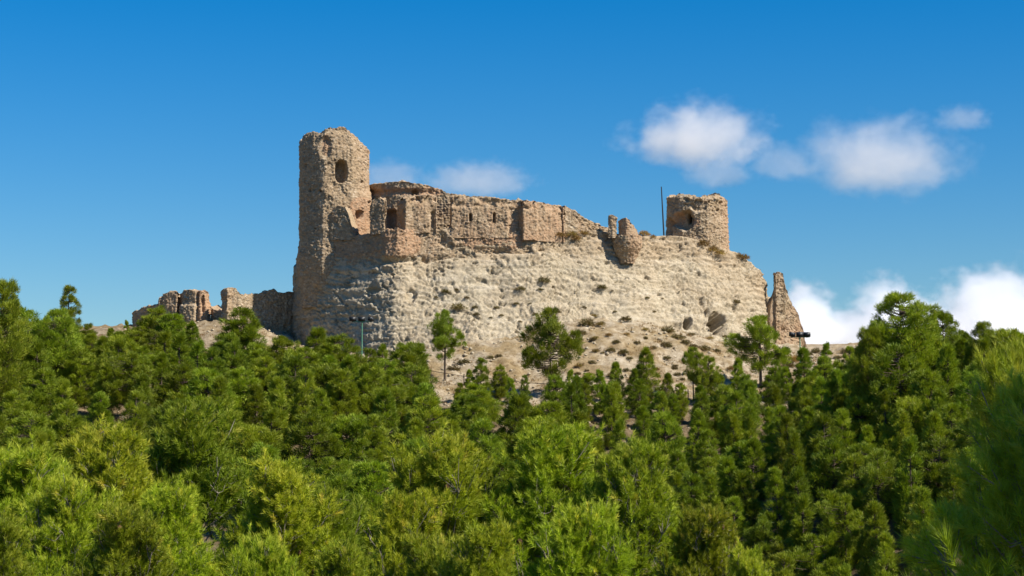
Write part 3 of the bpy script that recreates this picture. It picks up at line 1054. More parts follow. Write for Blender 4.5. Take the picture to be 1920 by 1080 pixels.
def near_pine(seed, H, rad, low, nb, nshoot, per, nl, nw, shootl, twigs=True, cone_power=.8, candles=True):
    """pine seen close by: limbs, side twigs and shoots that carry single needles"""
    rg = np.random.default_rng(seed)
    zs = np.linspace(-.6, H, 12)
    wob = rg.normal(size=(2,)) * .25
    def axis(z):
        z = np.asarray(z, float)
        t = np.clip(z / H, 0, 1)
        return np.stack([wob[0] * t * t + .08 * np.sin(2.5 * z * .6 + seed), wob[1] * t * t + .08 * np.cos(2 * z * .6 + seed), z], -1)
    parts = [tube(axis(zs), np.interp(zs, (-.6, 0, H * .8, H), (.15, .12, .03, .012)), 7)]
    tw = []
    SPp, SPa, SPl, SPt = [], [], [], []
    per_b = max(3, nshoot // nb)
    for i in range(nb):
        t = ((i + rg.random() * .8) / nb) ** .85
        z0 = low * H + (1 - low) * H * .97 * t
        R_ = rad * max(.10, (1.02 - t)) ** cone_power * (.75 + .4 * rg.random())
        az = i * 2.39996 + rg.normal() * .35
        o = np.array((math.cos(az), math.sin(az), 0))
        a0 = axis(z0)
        rise = R_ * (.35 + .55 * t + .2 * rg.random())
        sg = np.linspace(0, 1, 6)
        B = a0 + o * (R_ * sg)[:, None] + np.array((0, 0, 1.)) * (rise * sg ** 1.7)[:, None] + np.cumsum(rg.normal(size=(6, 3)) * .025, 0)
        parts.append(tube(B, np.interp(sg, (0, 1), (.035 * (1.15 - t), .006)), 5))
        side = np.cross(o, (0, 0, 1.))
        k = per_b
        nc = max(3, k // 14)
        cu = .28 + .72 * rg.random(nc) ** .7
        cu[0] = 1.0
        cs = (.06 + .34 * R_ * (1.1 - cu)) * rg.normal(size=nc) * .9
        cl = rg.normal(size=nc) * .10 + .10
        ci = rg.integers(0, nc, k)
        u = np.clip(cu[ci] + rg.normal(size=k) * .03, 0, 1)
        bp = np.stack([np.interp(cu[ci], sg, B[:, c]) for c in range(3)], 1)
        spread = cs[ci]
        jit = rg.normal(size=(k, 3)) * .078
        end = bp + side * spread[:, None] + np.array((0, 0, 1.)) * cl[ci][:, None] + jit
        ax = unit(o * (.6 - .35 * t) + side * (np.sign(spread) * .3)[:, None] + np.array((0, 0, 1.)) * (.30 + .75 * t) + unit(jit) * .55 + rg.normal(size=(k, 3)) * .22)
        SPp.append(end); SPa.append(ax)
        SPl.append(shootl * (.6 + .7 * rg.random(k)))
        SPt.append(np.full(k, t) * u)
        for q in range(k):
            if twigs and rg.random() < .35:
                tw.append(tube([bp[q], (bp[q] + end[q]) / 2 + rg.normal(size=3) * .02, end[q] + ax[q] * shootl * .7], [.007, .006, .004], 3))
    # leading candles at the top
    if candles:
        k = 26
        z = H * (.86 + .16 * rg.random(k))
        p = axis(z) + np.concatenate([rg.normal(size=(k, 2)) * rad * .14, np.zeros((k, 1))], 1)
        SPp.append(p); SPa.append(unit(np.array((0, 0, 1.)) + rg.normal(size=(k, 3)) * .12))
        SPl.append(shootl * (1.2 + .8 * rg.random(k))); SPt.append(np.ones(k) * 1.2)
    SPp, SPa, SPl, SPt = map(np.concatenate, (SPp, SPa, SPl, SPt))
    S = len(SPp)
    idx = np.repeat(np.arange(S), per)
    n = len(idx)
    ax = SPa[idx]
    r = unit(np.cross(ax, rg.normal(size=(n, 3))))
    t = rg.random(n) ** .8
    ang = np.radians(62 - 34 * t + rg.normal(size=n) * 9)
    d = unit(ax * np.cos(ang)[:, None] + r * np.sin(ang)[:, None])
    p = SPp[idx] + ax * (SPl[idx] * t)[:, None]
    V, F = blades(p, d, nl * (.7 + .5 * rg.random(n)), nw * (.8 + .5 * rg.random(n)), rg)
    sv = rg.random(S)
    var = np.clip(.12 + .45 * sv[idx] + .35 * rg.random(n), 0, 1)
    tip = np.clip(sstep(.55, 1.1, SPt[idx]) * sstep(.3, 1, t) * .5 + .8 * (sv[idx] > .975), 0, 1)
    H = float(np.percentile(V[:, 2], 99.9))
    crown = mesh('near_pine_crown', V, F, M['near'], {'var': np.repeat(var, 3), 'tip': np.repeat(tip, 3)})
    v, f = join(parts + tw)
    pick = rg.choice(np.nonzero(SPt > .35)[0], 9, replace=False)
    return mesh('near_pine_trunk', v, f, M['twig']), crown, H, SPp[pick]

def cone_mesh():
    zs = np.linspace(0, .10, 9)
    prof = np.array((.006, .026, .036, .039, .037, .031, .023, .014, .003))
    V, F = tube(np.stack([0 * zs, 0 * zs, zs], 1), prof, 10)
    ring = np.repeat(np.arange(9), 10)
    k = 1 + .16 * ((ring + np.tile(np.arange(10), 9)) % 2)
    V[:, :2] *= k[:, None]
    return mesh('pine_cone', V, F, M['cone'])
CONE_MESH = cone_mesh()

def put_tree(name, var, x, y, z, h, rz, wide, label, group=None):
    tr, cr, H = var[:3]
    o = thing(name, (x, y, z), label, 'tree', group)
    s = h / H
    o.scale = (s * wide, s * wide, s)
    o.rotation_euler = (0, 0, rz)
    place('trunk', tr, o)
    place('crown', cr, o)
    if len(var) > 3:
        for p in var[3]:
            c = place('pine_cone', CONE_MESH, o, tuple(p - np.array((0, 0, .05))))
            c.rotation_euler = (random.uniform(-.6, .6) + 3.1, random.uniform(-.6, .6), random.random() * 6)
    return o

CONE = [slope_pine(11, 6.5, 1.45, .05, 'cone', 125, 115), slope_pine(12, 6.5, 1.3, .05, 'cone', 118, 115), slope_pine(13, 6.0, 1.6, .06, 'cone', 125, 115), slope_pine(14, 7, 1.45, .05, 'odd', 125, 115), slope_pine(15, 6.5, 1.35, .05, 'cone', 120, 115)]
ROUND = [slope_pine(21, 6, 1.8, .07, 'round', 185, 115), slope_pine(22, 6, 2.0, .09, 'round', 195, 115), slope_pine(23, 6.5, 1.7, .07, 'round', 185, 115), slope_pine(24, 5.5, 1.9, .07, 'odd', 185, 115), slope_pine(25, 6.2, 1.8, .07, 'flat', 185, 115)]
OPEN = [slope_pine(31, 7.5, 1.7, .30, 'odd', 150, 125), slope_pine(32, 7.5, 1.5, .38, 'round', 130, 125), slope_pine(33, 7, 1.9, .26, 'flat', 160, 125)]
BIG = [slope_pine(41, 9, 3.0, .14, 'round', 420, 120), slope_pine(42, 9, 2.7, .14, 'odd', 400, 120)]

placed = []
def tree_at(px, top, Y, var, wide, label, group=None, name='pine_tree', sink=0):
    x = (px - 960) / FPX * Y * (1 + 0.0)
    z = float(terrain(np.array(x), np.array(float(Y))))
    zt = W(px, top, Y)[2]
    h = max(1.6, zt - z)
    placed.append((x, Y, var[2]))
    put_tree(name, var, x, Y, z - .1, h, random.random() * 6.28, wide, label, group)

# the trees one can pick out, with the photo's outline
T = [
    (835, 578, 197, OPEN[0], .95, 'slender dark pine with a bare lower trunk standing alone before the pale cliff'),
    (1030, 573, 191, OPEN[2], .85, 'tall loose pine with tiered branches before the middle of the cliff'),
    (1300, 648, 193, OPEN[1], .80, 'small pine with thin bare trunk on the scree below the two caves'),
    (1332, 664, 191, ROUND[0], .9, 'pale green bushy pine touching the thin bare-trunked pine below the caves'),
    (1428, 588, 199, OPEN[2], 1.05, 'broad airy pine in front of the cliff\'s lower end by the larger cave'),
    (1215, 648, 189, CONE[0], 1.0, 'pointed pine rising over the scree between cliff and forest'),
    (1125, 690, 186, CONE[1], 1.05, 'short cone shaped pine at the scree edge under the turret'),
    (1160, 675, 190, CONE[2], .9, 'thin pine next to the scree, left of the pointed one'),
    (900, 668, 187, CONE[3], 1.0, 'pine with dark visible trunk growing at the lower scree edge'),
    (935, 682, 190, ROUND[1], .85, 'rounded grey green pine at the scree edge beside the rail fence'),
    (862, 715, 184, ROUND[2], .9, 'low bushy pine beneath the slender lone pine'),
    (958, 705, 183, CONE[1], 1.0, 'narrow pine below the fence at the middle of the scree'),
    (1045, 700, 184, ROUND[3], .9, 'bushy young pine at the foot of the tall tiered pine'),
    (1400, 700, 178, BIG[0], .80, 'large dark rounded pine below the broad airy one'),
    (1360, 720, 176, ROUND[1], 1.1, 'dense pine leaning on the large dark rounded pine'),
    (1512, 648, 190, CONE[0], 1.1, 'dark pine in front of the floodlight mast by the wall spike'),
    (1545, 665, 184, ROUND[2], 1.0, 'bushy pine just beyond the floodlight mast by the wall spike'),
    (1700, 545, 152, BIG[0], 1.05, 'big spreading pine rising highest against the low clouds'),
    (1640, 610, 150, BIG[1], .75, 'leafy pine shoulder on the near flank of the biggest pine'),
    (1770, 580, 156, BIG[1], .9, 'tall pine behind the biggest one, against the clouds'),
    (1600, 665, 172, CONE[2], 1.1, 'small dark pointed pine on the ridge before the low clouds'),
    (1690, 640, 146, ROUND[0], 1.1, 'bright green rounded pine in front of the biggest pine'),
    (1850, 600, 150, BIG[0], .8, 'rounded pine on the ridge near the picture\'s edge under the clouds'),
    (1905, 612, 148, ROUND[3], 1.2, 'dark pine at the picture\'s right edge on the ridge'),
    (122, 532, 205, CONE[3], .95, 'grey green columnar tree sticking up alone over the ridge pines'),
    (-5, 522, 180, BIG[1], .75, 'tall dark pine cut by the left picture edge'),
    (50, 573, 192, ROUND[0], 1.4, 'dark rounded pine on the ridge at far left'),
    (105, 576, 186, BIG[0], .95, 'broad dark pine below the columnar tree'),
    (236, 598, 207, CONE[1], .8, 'little pine on the ridge by the low end of the gate ruin'),
    (290, 572, 206, ROUND[1], 1.35, 'rounded pine hiding the lower part of the gate ruin'),
    (328, 586, 204, ROUND[3], 1.25, 'bushy pine in front of the gate ruin\'s stubby block'),
    (362, 600, 203, CONE[0], 1.1, 'narrow pointed pine beneath the gate ruin\'s orange pier'),
    (165, 604, 200, ROUND[2], 1.1, 'small round pine on the ridge just past the columnar tree'),
    (206, 612, 203, CONE[0], 1.1, 'small pointed pine on the bare bit of ridge'),
    (262, 598, 206, ROUND[4], 1.2, 'low pine touching the low end of the gate ruin'),
    (1622, 640, 174, CONE[4], 1.0, 'pointed ridge pine at the near foot of the biggest pine'),
    (1068, 690, 188, CONE[1], .95, 'slim pine on the scree just past the tall tiered pine'),
    (1185, 688, 187, CONE[4], .95, 'slim pine close before the pointed scree pine'),
    (1248, 696, 188, CONE[2], .95, 'slim pine on bare scree between the pointed and the bare-trunked pines'),
    (1272, 716, 185, ROUND[0], .9, 'short bushy pine at the foot of the bare-trunked pine'),
    (1098, 716, 183, CONE[0], 1.0, 'slim dark pine in the gap below the turret'),
    (882, 690, 190, CONE[0], .9, 'slim pine just past the slender lone pine on the scree'),
    (985, 700, 188, CONE[3], .8, 'little pine at the rail fence, short of the tall tiered one'),
    (1385, 668, 192, CONE[4], 1.0, 'pointed pine at the near side of the broad airy pine'),
    (1455, 672, 193, ROUND[2], .95, 'bushy pine under the far side of the broad airy pine'),
    (1482, 684, 190, CONE[2], 1.0, 'pointed pine below the foot of the wall spike'),
    (1550, 640, 196, CONE[1], .95, 'slender pine closing the ridge gap past the wall spike'),
    (1594, 646, 184, CONE[3], .9, 'thin dark pine alone on the ridge against the low clouds'),
    (1572, 672, 178, ROUND[4], .8, 'low ridge pine under the gap between the low clouds'),
    (455, 574, 202, ROUND[2], 1.6, 'layered round topped pine in front of the grey rubble wall'),
    (428, 636, 196, ROUND[1], 1.5, 'wide pine spreading below the layered round topped one'),
    (578, 611, 199, CONE[2], 1.25, 'pine standing before the shaded foot of the bluff'),
    (532, 628, 196, ROUND[0], 1.2, 'small pine left of the one at the bluff\'s shaded foot'),
    (640, 624, 195, ROUND[1], 1.35, 'dark bushy pine left of the floodlight mast under the keep'),
    (692, 650, 191, ROUND[2], 1.1, 'pine in front of the floodlight mast under the keep'),
    (718, 642, 194, CONE[0], .9, 'slim pine just past the floodlight mast under the keep'),
    (760, 638, 190, ROUND[3], 1.35, 'rounded pine between the floodlight mast and the lone slender pine'),
]
for px, top, Y, var, wide, lab in T:
    tree_at(px, top, Y, var, wide * 1.2, lab)

# the dense stand on the slope
treeline = ((-60, 600), (60, 590), (150, 600), (195, 622), (240, 612), (330, 600), (395, 632), (450, 612), (500, 645), (580, 632), (680, 655), (770, 652), (800, 705), (825, 765), (850, 730), (900, 700), (960, 715), (985, 745), (1060, 700),
            (1130, 690), (1240, 712), (1275, 745), (1320, 715), (1400, 700), (1480, 695), (1550, 680), (1610, 650), (1700, 600), (1800, 610), (1860, 620), (1990, 640))
pts = []
rs = random.Random(3)
tries = 0
while tries < 30000:
    tries += 1
    Y = 118 + 92 * rs.random() ** .9
    px = -60 + 2040 * rs.random()
    x = (px - 960) / FPX * Y
    md = (3.3 if px > 1050 else 3.5) * (.82 if Y > 180 else 1) * (.84 if px > 1250 and Y < 168 else 1) * (.82 if px > 1450 and Y < 160 else 1)
    if Y > 196 and px > 780 and px < 1500:
        continue
    if Y > 204 and 380 < px < 1520:
        continue
    if any((x - a) ** 2 + ((Y - b) * .8) ** 2 < md * md for a, b in pts):
        continue
    if any((x - a) ** 2 + (Y - b) ** 2 < 5.0 for a, b, _ in placed):
        continue
    pts.append((x, Y))
n_slope = 0
zz = terrain(np.array([p[0] for p in pts]), np.array([p[1] for p in pts]))
cand = []
for (x, Y), z in zip(pts, zz):
    px = 960 + x / Y * FPX
    h = rs.uniform(5.2, 7.6) if px < 1050 else rs.uniform(4.6, 7)
    top = float(proj(np.array((x, Y, z + h)))[1])
    lim = interp(px, treeline) + rs.uniform(0, 25)
    if top < lim:
        h -= (lim - top) / FPX * Y
        if h < 2.4:
            continue
    if top > 1110:
        continue
    cand.append((Y, x, float(z), h, px))
cand.sort()
MARK = ((150, 'columnar tree'), (420, 'gate ruin'), (560, 'grey rubble wall'), (700, 'octagonal keep'), (860, 'merlons'), (1060, 'curtain wall'), (1200, 'turret'), (1400, 'round tower'), (1540, 'wall spike'), (1680, 'low clouds'), (9999, 'biggest pine'))
ORD = ('first', 'second', 'third', 'fourth', 'fifth', 'sixth', 'seventh', 'eighth', 'ninth', 'tenth', 'eleventh', 'twelfth', 'thirteenth', 'fourteenth', 'fifteenth', 'sixteenth', 'seventeenth', 'eighteenth', 'nineteenth', 'twentieth', 'twenty-first', 'twenty-second', 'twenty-third', 'twenty-fourth', 'twenty-fifth', 'last')
# what each tree shows of itself behind those in front of it
cover = np.zeros((1090, 1930), bool)
GX, GY = np.meshgrid(np.arange(1930), np.arange(1090))
def shows(px, y0, y1, hw, add=True):
    a, b = max(0, int(px - hw)), min(1930, int(px + hw) + 1)
    c, d = max(0, int(y0)), min(1090, int(y1))
    if a >= b or c >= d:
        return 0
    t = (GY[c:d, a:b] - y0) / max(1, y1 - y0)
    m = np.abs(GX[c:d, a:b] - px) < hw * np.minimum(1, .25 + 1.6 * t)
    new = (m & ~cover[c:d, a:b]).sum()
    cover[c:d, a:b] |= m
    return new
for px, top, Y in ((365, 742, 28), (205, 785, 27), (55, 825, 25), (505, 845, 24), (610, 900, 25), (830, 800, 27), (1015, 785, 26.5), (1195, 815, 26), (1290, 935, 24)):
    shows(px, top + 40, 1090, 150)
everyone = [(Y, px, None, None) for px, top, Y, var, wide, lab in T]
keep_ = []
for Y, x, z, h, px in cand:
    right = px > 1050
    var = rs.choice(CONE) if rs.random() < (.8 if right else .4) else rs.choice(ROUND)
    if rs.random() < .05:
        var = rs.choice(OPEN)
    wide = rs.uniform(1.05, 1.3) * (.92 if right else 1.15) * (6.5 / max(h, 3.5)) ** .6
    top = float(proj(np.array((x, Y, z + h)))[1])
    n = shows(px, top, top + h / Y * FPX * .9, 1.35 * wide * h / 6.3 / Y * FPX)
    if n < 150:
        continue
    keep_.append((px, Y, x, z, h, var, wide))
groups = {}
for c in keep_:
    px, Y, x, z, h, var, wide = c
    mark = next(m for lim, m in MARK if px < lim)
    row = 'low on' if Y < 140 else ('midway up' if Y < 165 else 'high on')
    shape = 'pointed' if any(var is q for q in CONE) else ('rounded' if any(var is q for q in ROUND) else 'loose')
    groups.setdefault((mark, row, shape), []).append(c)
for (mark, row, shape), L in groups.items():
    L.sort(key=lambda c: c[0])
    for i, (px, Y, x, z, h, var, wide) in enumerate(L):
        if len(L) == 1:
            lab = f'only {shape} pine {row} the wooded slope beneath the {mark}'
        else:
            lab = f'{ORD[min(i, 25)]} from left of the {shape} pines {row} the slope beneath the {mark}'
        put_tree('pine_tree', var, x, Y, z - .15, h, rs.random() * 6.28, wide, lab, 'pines of the stand on the slope below the castle')
        n_slope += 1
print('slope trees', n_slope)

# foreground pines
NEAR = [near_pine(51, 7.2, 2.0, .30, 78, 4400, 52, .092, .0080, .14), near_pine(52, 7.2, 1.8, .30, 72, 4200, 52, .092, .0080, .13), near_pine(53, 6.8, 2.2, .30, 84, 4600, 52, .095, .0080, .14)]
FG = [
    (365, 742, 28, 0, 1.0, 'spiky foreground pine with yellowish candles, tallest of the near trees'),
    (205, 785, 27, 1, 1.0, 'foreground pine with a bare pale leading twig beside the spiky one'),
    (55, 825, 25, 2, 1.0, 'foreground pine filling the lower left picture corner, upper of two'),
    (20, 950, 19, 1, .9, 'lowest foreground pine in the lower left picture corner'),
    (235, 930, 20, 0, .9, 'dark hearted low pine in front of the spiky one'),
    (505, 845, 24, 1, .95, 'foreground pine with pale drooping shoots just past the spiky one'),
    (610, 900, 25, 2, .85, 'bushy low foreground pine between the spiky pine and the central ones'),
    (830, 800, 27, 2, .95, 'broad bright foreground pine at the picture centre'),
    (1015, 785, 26.5, 0, 1.0, 'foreground pine with feathery pointed top, beside the broad central one'),
    (745, 905, 22, 0, .8, 'low foreground pine below the broad central one'),
    (930, 960, 19, 1, .85, 'low sunny pine at the bottom edge under the feathery topped one'),
    (1195, 815, 26, 1, .9, 'foreground pine with reddish dry tip at the end of the near row'),
    (1120, 925, 21, 2, .8, 'bright rounded pine at the bottom edge near the row\'s end'),
    (1290, 935, 24, 0, .75, 'last sloping pine of the near row, before the valley stand'),
    (330, 895, 23, 1, .85, 'bushy pine in the dip between the spiky pine and the pale shooted one'),
    (640, 1000, 18, 1, .75, 'dim low pine at the bottom edge left of the picture centre'),
    (790, 985, 20, 2, .8, 'low bright pine at the bottom edge under the broad central one'),
    (130, 880, 22, 2, .85, 'rounded low pine between the corner pines and the dark hearted one'),
    (1385, 1010, 23, 1, .7, 'smallest pine at the bottom edge where the near row ends'),
    (480, 985, 18, 2, .75, 'shadowy pine at the bottom edge under the pale drooping shoots'),
]
for px, top, Y, vi, wide, lab in FG:
    tree_at(px, top, Y, NEAR[vi], wide, lab, None, 'foreground_pine')
CLOSE = near_pine(61, 4.2, 1.3, .12, 80, 3600, 85, .10, .0036, .15, True, .42, False)
MIDN = near_pine(62, 6.0, 1.3, .2, 70, 2800, 72, .11, .0046, .16)
tree_at(1945, 622, 16, MIDN, .72, 'sunlit long needled pine with a forked pale twig at the right edge', None, 'foreground_pine')
x = (1990 - 960) / FPX * 9.5
zc = float(terrain(np.array(x), np.array(9.5)))
put_tree('foreground_pine', CLOSE, x, 9.5, zc, W(1990, 705, 9.5)[2] - zc, 1.0, 1.0, 'closest pine, its shaded dark side filling the lower right corner')
# a taller pine further right throws its shade on the closest one
x = 4.5
zc = float(terrain(np.array(x), np.array(8.4)))
put_tree('foreground_pine', MIDN, x, 8.4, zc, 8.0, 2.0, 1.05, 'tall pine beyond the right picture edge, shading the closest pine')
SPRIG = near_pine(63, 2.6, .55, .3, 16, 150, 150, .10, .0028, .16, True, .7, True)
x = (1800 - 960) / FPX * 7.5
zt = W(1800, 1005, 7.5)[2]
put_tree('pine_sapling', SPRIG, x, 7.5, zt - 3.1, 3.1, 0, .9, 'sunlit pine sapling tip poking up at the bottom right edge')

# ------------------------------------------------------------------ shrubs on the scree and cliff
def shrub_mesh(seed, mat, n=420, up=.5):
    rg = np.random.default_rng(seed)
    d = unit(rg.normal(size=(n, 3)) * np.array((1, 1, .8)) + np.array((0, 0, up)))
    d[:, 2] = np.abs(d[:, 2])
    p = d * (.15 + .75 * rg.random((n, 1)) ** .6) * np.array((1, 1, .75)) * (.75 + .3 * perlin(d * 1.7 + seed))[:, None]
    V, F = blades(p, unit(d + rg.normal(size=(n, 3)) * .5), .32, .075, rg)
    return mesh('shrub', V, F, mat, {'var': np.repeat(rg.random(n), 3), 'tip': np.repeat((rg.random(n) < .35) * .8, 3)})
SHR = [shrub_mesh(k, M['shrub']) for k in (1, 2, 3)]
GRS = [shrub_mesh(k, M['drygrass'], 300, 1.1) for k in (5, 6)]
bpy.context.view_layer.update()
DG = bpy.context.evaluated_depsgraph_get()
from mathutils import Vector
HARD = {'rock_bluff', 'ground', 'lower_wall', 'shaft'}
def hit_hard(px, py):
    d = W(px, py, 100.0)
    d = Vector(d).normalized()
    o = Vector((0, 0, 0)) + d * 150
    for _ in range(40):
        ok, loc, nrm, idx, ob, mt = SC.ray_cast(DG, o, d)
        if not ok:
            return None
        if ob.name.split('.')[0] in HARD:
            return loc
        o = loc + d * .02
    return None
S_CLIFF = [(834, 545, 8), (860, 575, 11), (890, 574, 8), (931, 574, 10), (976, 540, 8), (1020, 525, 9), (968, 567, 7), (893, 589, 5), (940, 590, 5), (975, 602, 5), (920, 595, 4), (1128, 537, 8), (1042, 583, 9), (1380, 565, 7),
           (1003, 588, 5), (1095, 576, 4), (818, 556, 5)]
S_SCREE = [(1100, 605, 12), (1088, 622, 10), (1115, 590, 10), (1141, 625, 11), (1173, 596, 10), (1210, 615, 10), (1125, 606, 9), (1112, 634, 8), (1195, 640, 9), (1225, 650, 8), (1248, 645, 13), (1252, 618, 12), (1270, 630, 12), (1285, 640, 10),
           (1090, 655, 8), (1117, 657, 7), (1145, 655, 8), (1168, 658, 8), (1110, 677, 10), (1250, 668, 10), (1300, 646, 10), (1320, 652, 9), (1345, 655, 9), (1080, 640, 8), (1175, 625, 8), (1210, 632, 7), (1155, 640, 7), (1230, 690, 9), (1180, 670, 7),
           (1270, 700, 9), (1105, 700, 9), (920, 668, 9), (935, 665, 8), (870, 676, 12), (850, 690, 11), (1490, 672, 12), (1478, 684, 10), (1555, 660, 10), (1570, 668, 10), (1535, 690, 9), (1390, 672, 10), (1370, 690, 8)]
rsh = random.Random(12)
S_SCREE += [(1530, 657, 9), (1548, 655, 11), (1585, 657, 9), (1603, 657, 11), (1519, 662, 8)]
S_SCREE += [(rsh.uniform(1070, 1480), rsh.uniform(602, 735), rsh.uniform(3.5, 8)) for _ in range(46)]
S_CLIFF += [(rsh.uniform(800, 1400), rsh.uniform(520, 590), rsh.uniform(2.5, 5)) for _ in range(12)]
S_TOP = [(1050, 438, 14), (1072, 436, 15), (1095, 434, 13), (1080, 446, 10), (1208, 437, 12), (1224, 442, 10), (1335, 466, 14), (1350, 472, 12), (1318, 456, 11), (1384, 478, 11), (1395, 482, 9), (1490, 596, 8)]
cnt = {}
def near_mark(px):
    return next(m for lim, m in ((860, 'round bastion'), (960, 'slotted wall block'), (1040, 'tall tiered pine'), (1130, 'stepped wall end'), (1200, 'turret'), (1262, 'dark pole'), (1300, 'small cave'), (1365, 'round tower'), (1440, 'broad airy pine'), (9999, 'wall spike')) if px < lim)
for lst, var, lab, g, cat, nm in ((S_CLIFF, SHR, '%s from left of the dark bushes on the cliff face by the %s', 'bushes clinging to the cliff', 'bush', 'cliff_bush'),
                                 (S_SCREE, SHR + GRS[:1], '%s from left of the brown dry shrubs on scree below the %s', 'dry shrubs on the scree', 'shrub', 'dry_shrub'),
                                 (S_TOP, GRS, '%s from left of the dry grass tufts above the cliff by the %s', 'dry grass tufts along the cliff edge', 'grass tuft', 'grass_tuft')):
    lst = sorted(lst)
    for si, (px, py, w) in enumerate(lst):
        h = hit_hard(px, py + w * .45)
        if h is None:
            continue
        s = w / FPX * h.y * 1.45 * random.uniform(.7, 1.35)
        o = place(nm, random.choice(var), None, h)
        o.scale = (s, s, s * random.uniform(.75, 1.0))
        o.rotation_euler = (0, 0, random.random() * 6.28)
        near_ = near_mark(px)
        cnt[(nm, near_)] = cnt.get((nm, near_), 0) + 1
        tag(o, lab % (ORD[min(25, cnt[(nm, near_)] - 1)], near_), cat, g)

# loose stones strewn over the scree, too many to count
def stones():
    rg = np.random.default_rng(5)
    n = 7000
    x = rg.uniform(-45, 40, n)
    y = rg.uniform(176, 222, n)
    z = terrain(x, y)
    base = np.array([(1, 0, 0), (-1, 0, 0), (0, 1, 0), (0, -1, 0), (0, 0, 1), (0, 0, -1)], float)
    f = np.array([(0, 2, 4), (2, 1, 4), (1, 3, 4), (3, 0, 4), (2, 0, 5), (1, 2, 5), (3, 1, 5), (0, 3, 5)])
    s = .05 + .26 * rg.random(n) ** 4
    V = base[None] * (s[:, None, None] * rg.uniform(.6, 1.3, (n, 6, 1))) * np.array((1, 1, .7)) + rg.normal(size=(n, 6, 3)) * .02
    V += np.stack([x, y, z + .05], 1)[:, None]
    F = f[None] + (np.arange(n) * 6)[:, None, None]
    o = place('scree_stones', mesh('scree_stones', V.reshape(-1, 3), F.reshape(-1, 3), M['cliff'], {'tint': np.zeros(n * 6)}))
    tag(o, 'loose pale stones strewn over the scree slope', 'stones', kind='stuff')
stones()

def scree_grass():
    rg = np.random.default_rng(15)
    n = 9000
    x = rg.uniform(-46, 44, n)
    y = rg.uniform(178, 224, n)
    q = np.stack([x * .22, y * .22, 0 * x], 1)
    keepm = fbm(q + 4, 3) + .25 * rg.normal(size=n) > .12
    x, y = x[keepm], y[keepm]
    z = terrain(x, y)
    k = 11
    m = len(x) * k
    i = np.repeat(np.arange(len(x)), k)
    sz = rg.uniform(.6, 1.5, len(x))[i]
    off = rg.normal(size=(m, 3)) * np.array((.13, .13, 0)) * sz[:, None]
    p = np.stack([x[i], y[i], z[i] + .02], 1) + off
    d = unit(np.array((0, 0, 1.)) + rg.normal(size=(m, 3)) * .5)
    V, F = blades(p, d, (.16 + .2 * rg.random(m)) * sz, .05, rg)
    o = place('dry_grass', mesh('dry_grass', V, F, M['drygrass'], {'var': np.repeat(rg.random(m), 3), 'tip': np.zeros(m * 3)}))
    tag(o, 'patches of short tawny dry grass over the scree', 'grass', kind='stuff')
scree_grass()

# ------------------------------------------------------------------ floodlight masts and fence
def mast(px, py_head, Y, label, offs):
    x = (px - 960) / FPX * Y
    z0 = float(terrain(np.array(x), np.array(float(Y))))
    zt = W(px, py_head, Y)[2]
    k = thing('floodlight_mast', (x, Y, z0), label, 'floodlight', 'floodlight masts below the castle')
    H = zt - z0
    v, f = tube([(0, 0, -.4), (0, 0, H * .5), (0, 0, H - .3)], [.075, .065, .055], 8)
    place('pole', mesh('mast_pole', v, f, M['mast'], smooth=True), k)
    v, f = join([box((sum(o[0] for o in offs) / 3, 0, H - .28), (1.05, .04, .04)), box((0, 0, H - .33), (.07, .07, .08))])
    place('crossbar', mesh('mast_crossbar', v, f, M['mast']), k)
    for ox, tilt, turn in offs:
        ct, st = math.cos(tilt), math.sin(tilt)
        Rx = np.array(((1, 0, 0), (0, ct, -st), (0, st, ct)))
        c, s = math.cos(turn), math.sin(turn)
        Rm = np.array(((c, -s, 0), (s, c, 0), (0, 0, 1))) @ Rx
        h = place('lamp_head', mesh('lamp_head', *join([box((0, 0, 0), (.36, .16, .22), Rm), box(Rm @ np.array((0, -.2, 0)), (.26, .06, .15), Rm), box((0, 0, -.2), (.05, .05, .14))]), M['lamp']), k, (ox, 0, H))
        place('lamp_glass', mesh('lamp_glass', *box(Rm @ np.array((0, .165, 0)), (.31, .008, .17), Rm), M['glass']), h)
mast(678, 598, 203, 'green mast with three black floodlights before the bluff\'s shaded foot', ((-1.0, .25, .2), (-.05, .25, 0), (.95, .3, 1.1)))
mast(1501, 627, 198, 'green mast with three black floodlights in a row beside the wall spike', ((-.8, .2, .9), (0, .25, .1), (.75, .2, -.15)))

def fence():
    rows = [(795, 716, 197.5), (808, 716, 197), (870, 722, 195.5), (930, 727, 194.5), (988, 727, 193.5), (1050, 732, 193), (1120, 738, 192.5), (1200, 742, 192.5), (1290, 748, 192.5)]
    P = []
    for px, py, Y in rows:
        x = (px - 960) / FPX * Y
        P.append(np.array((x, Y, float(terrain(np.array(x), np.array(Y))))))
    k = thing('rail_fence', P[0], 'low dark wooden post and rail fence along the foot of the scree', 'fence')
    pm = mesh('fence_post', *tube([(0, 0, -.3), (0, 0, .5), (0, 0, 1.25)], [.055, .055, .05], 7), M['wood'])
    for p in P:
        place('post', pm, k, tuple(p - P[0]))
    for a, b in zip(P[:-1], P[1:]):
        for hh in (1.0,):
            u = np.array((0, 0, hh))
            v, f = tube([a + u - P[0], (a + b) / 2 + u - P[0], b + u - P[0]], [.032, .032, .032], 6)
            place('rail', mesh('fence_rail', v, f, M['wood']), k)
fence()

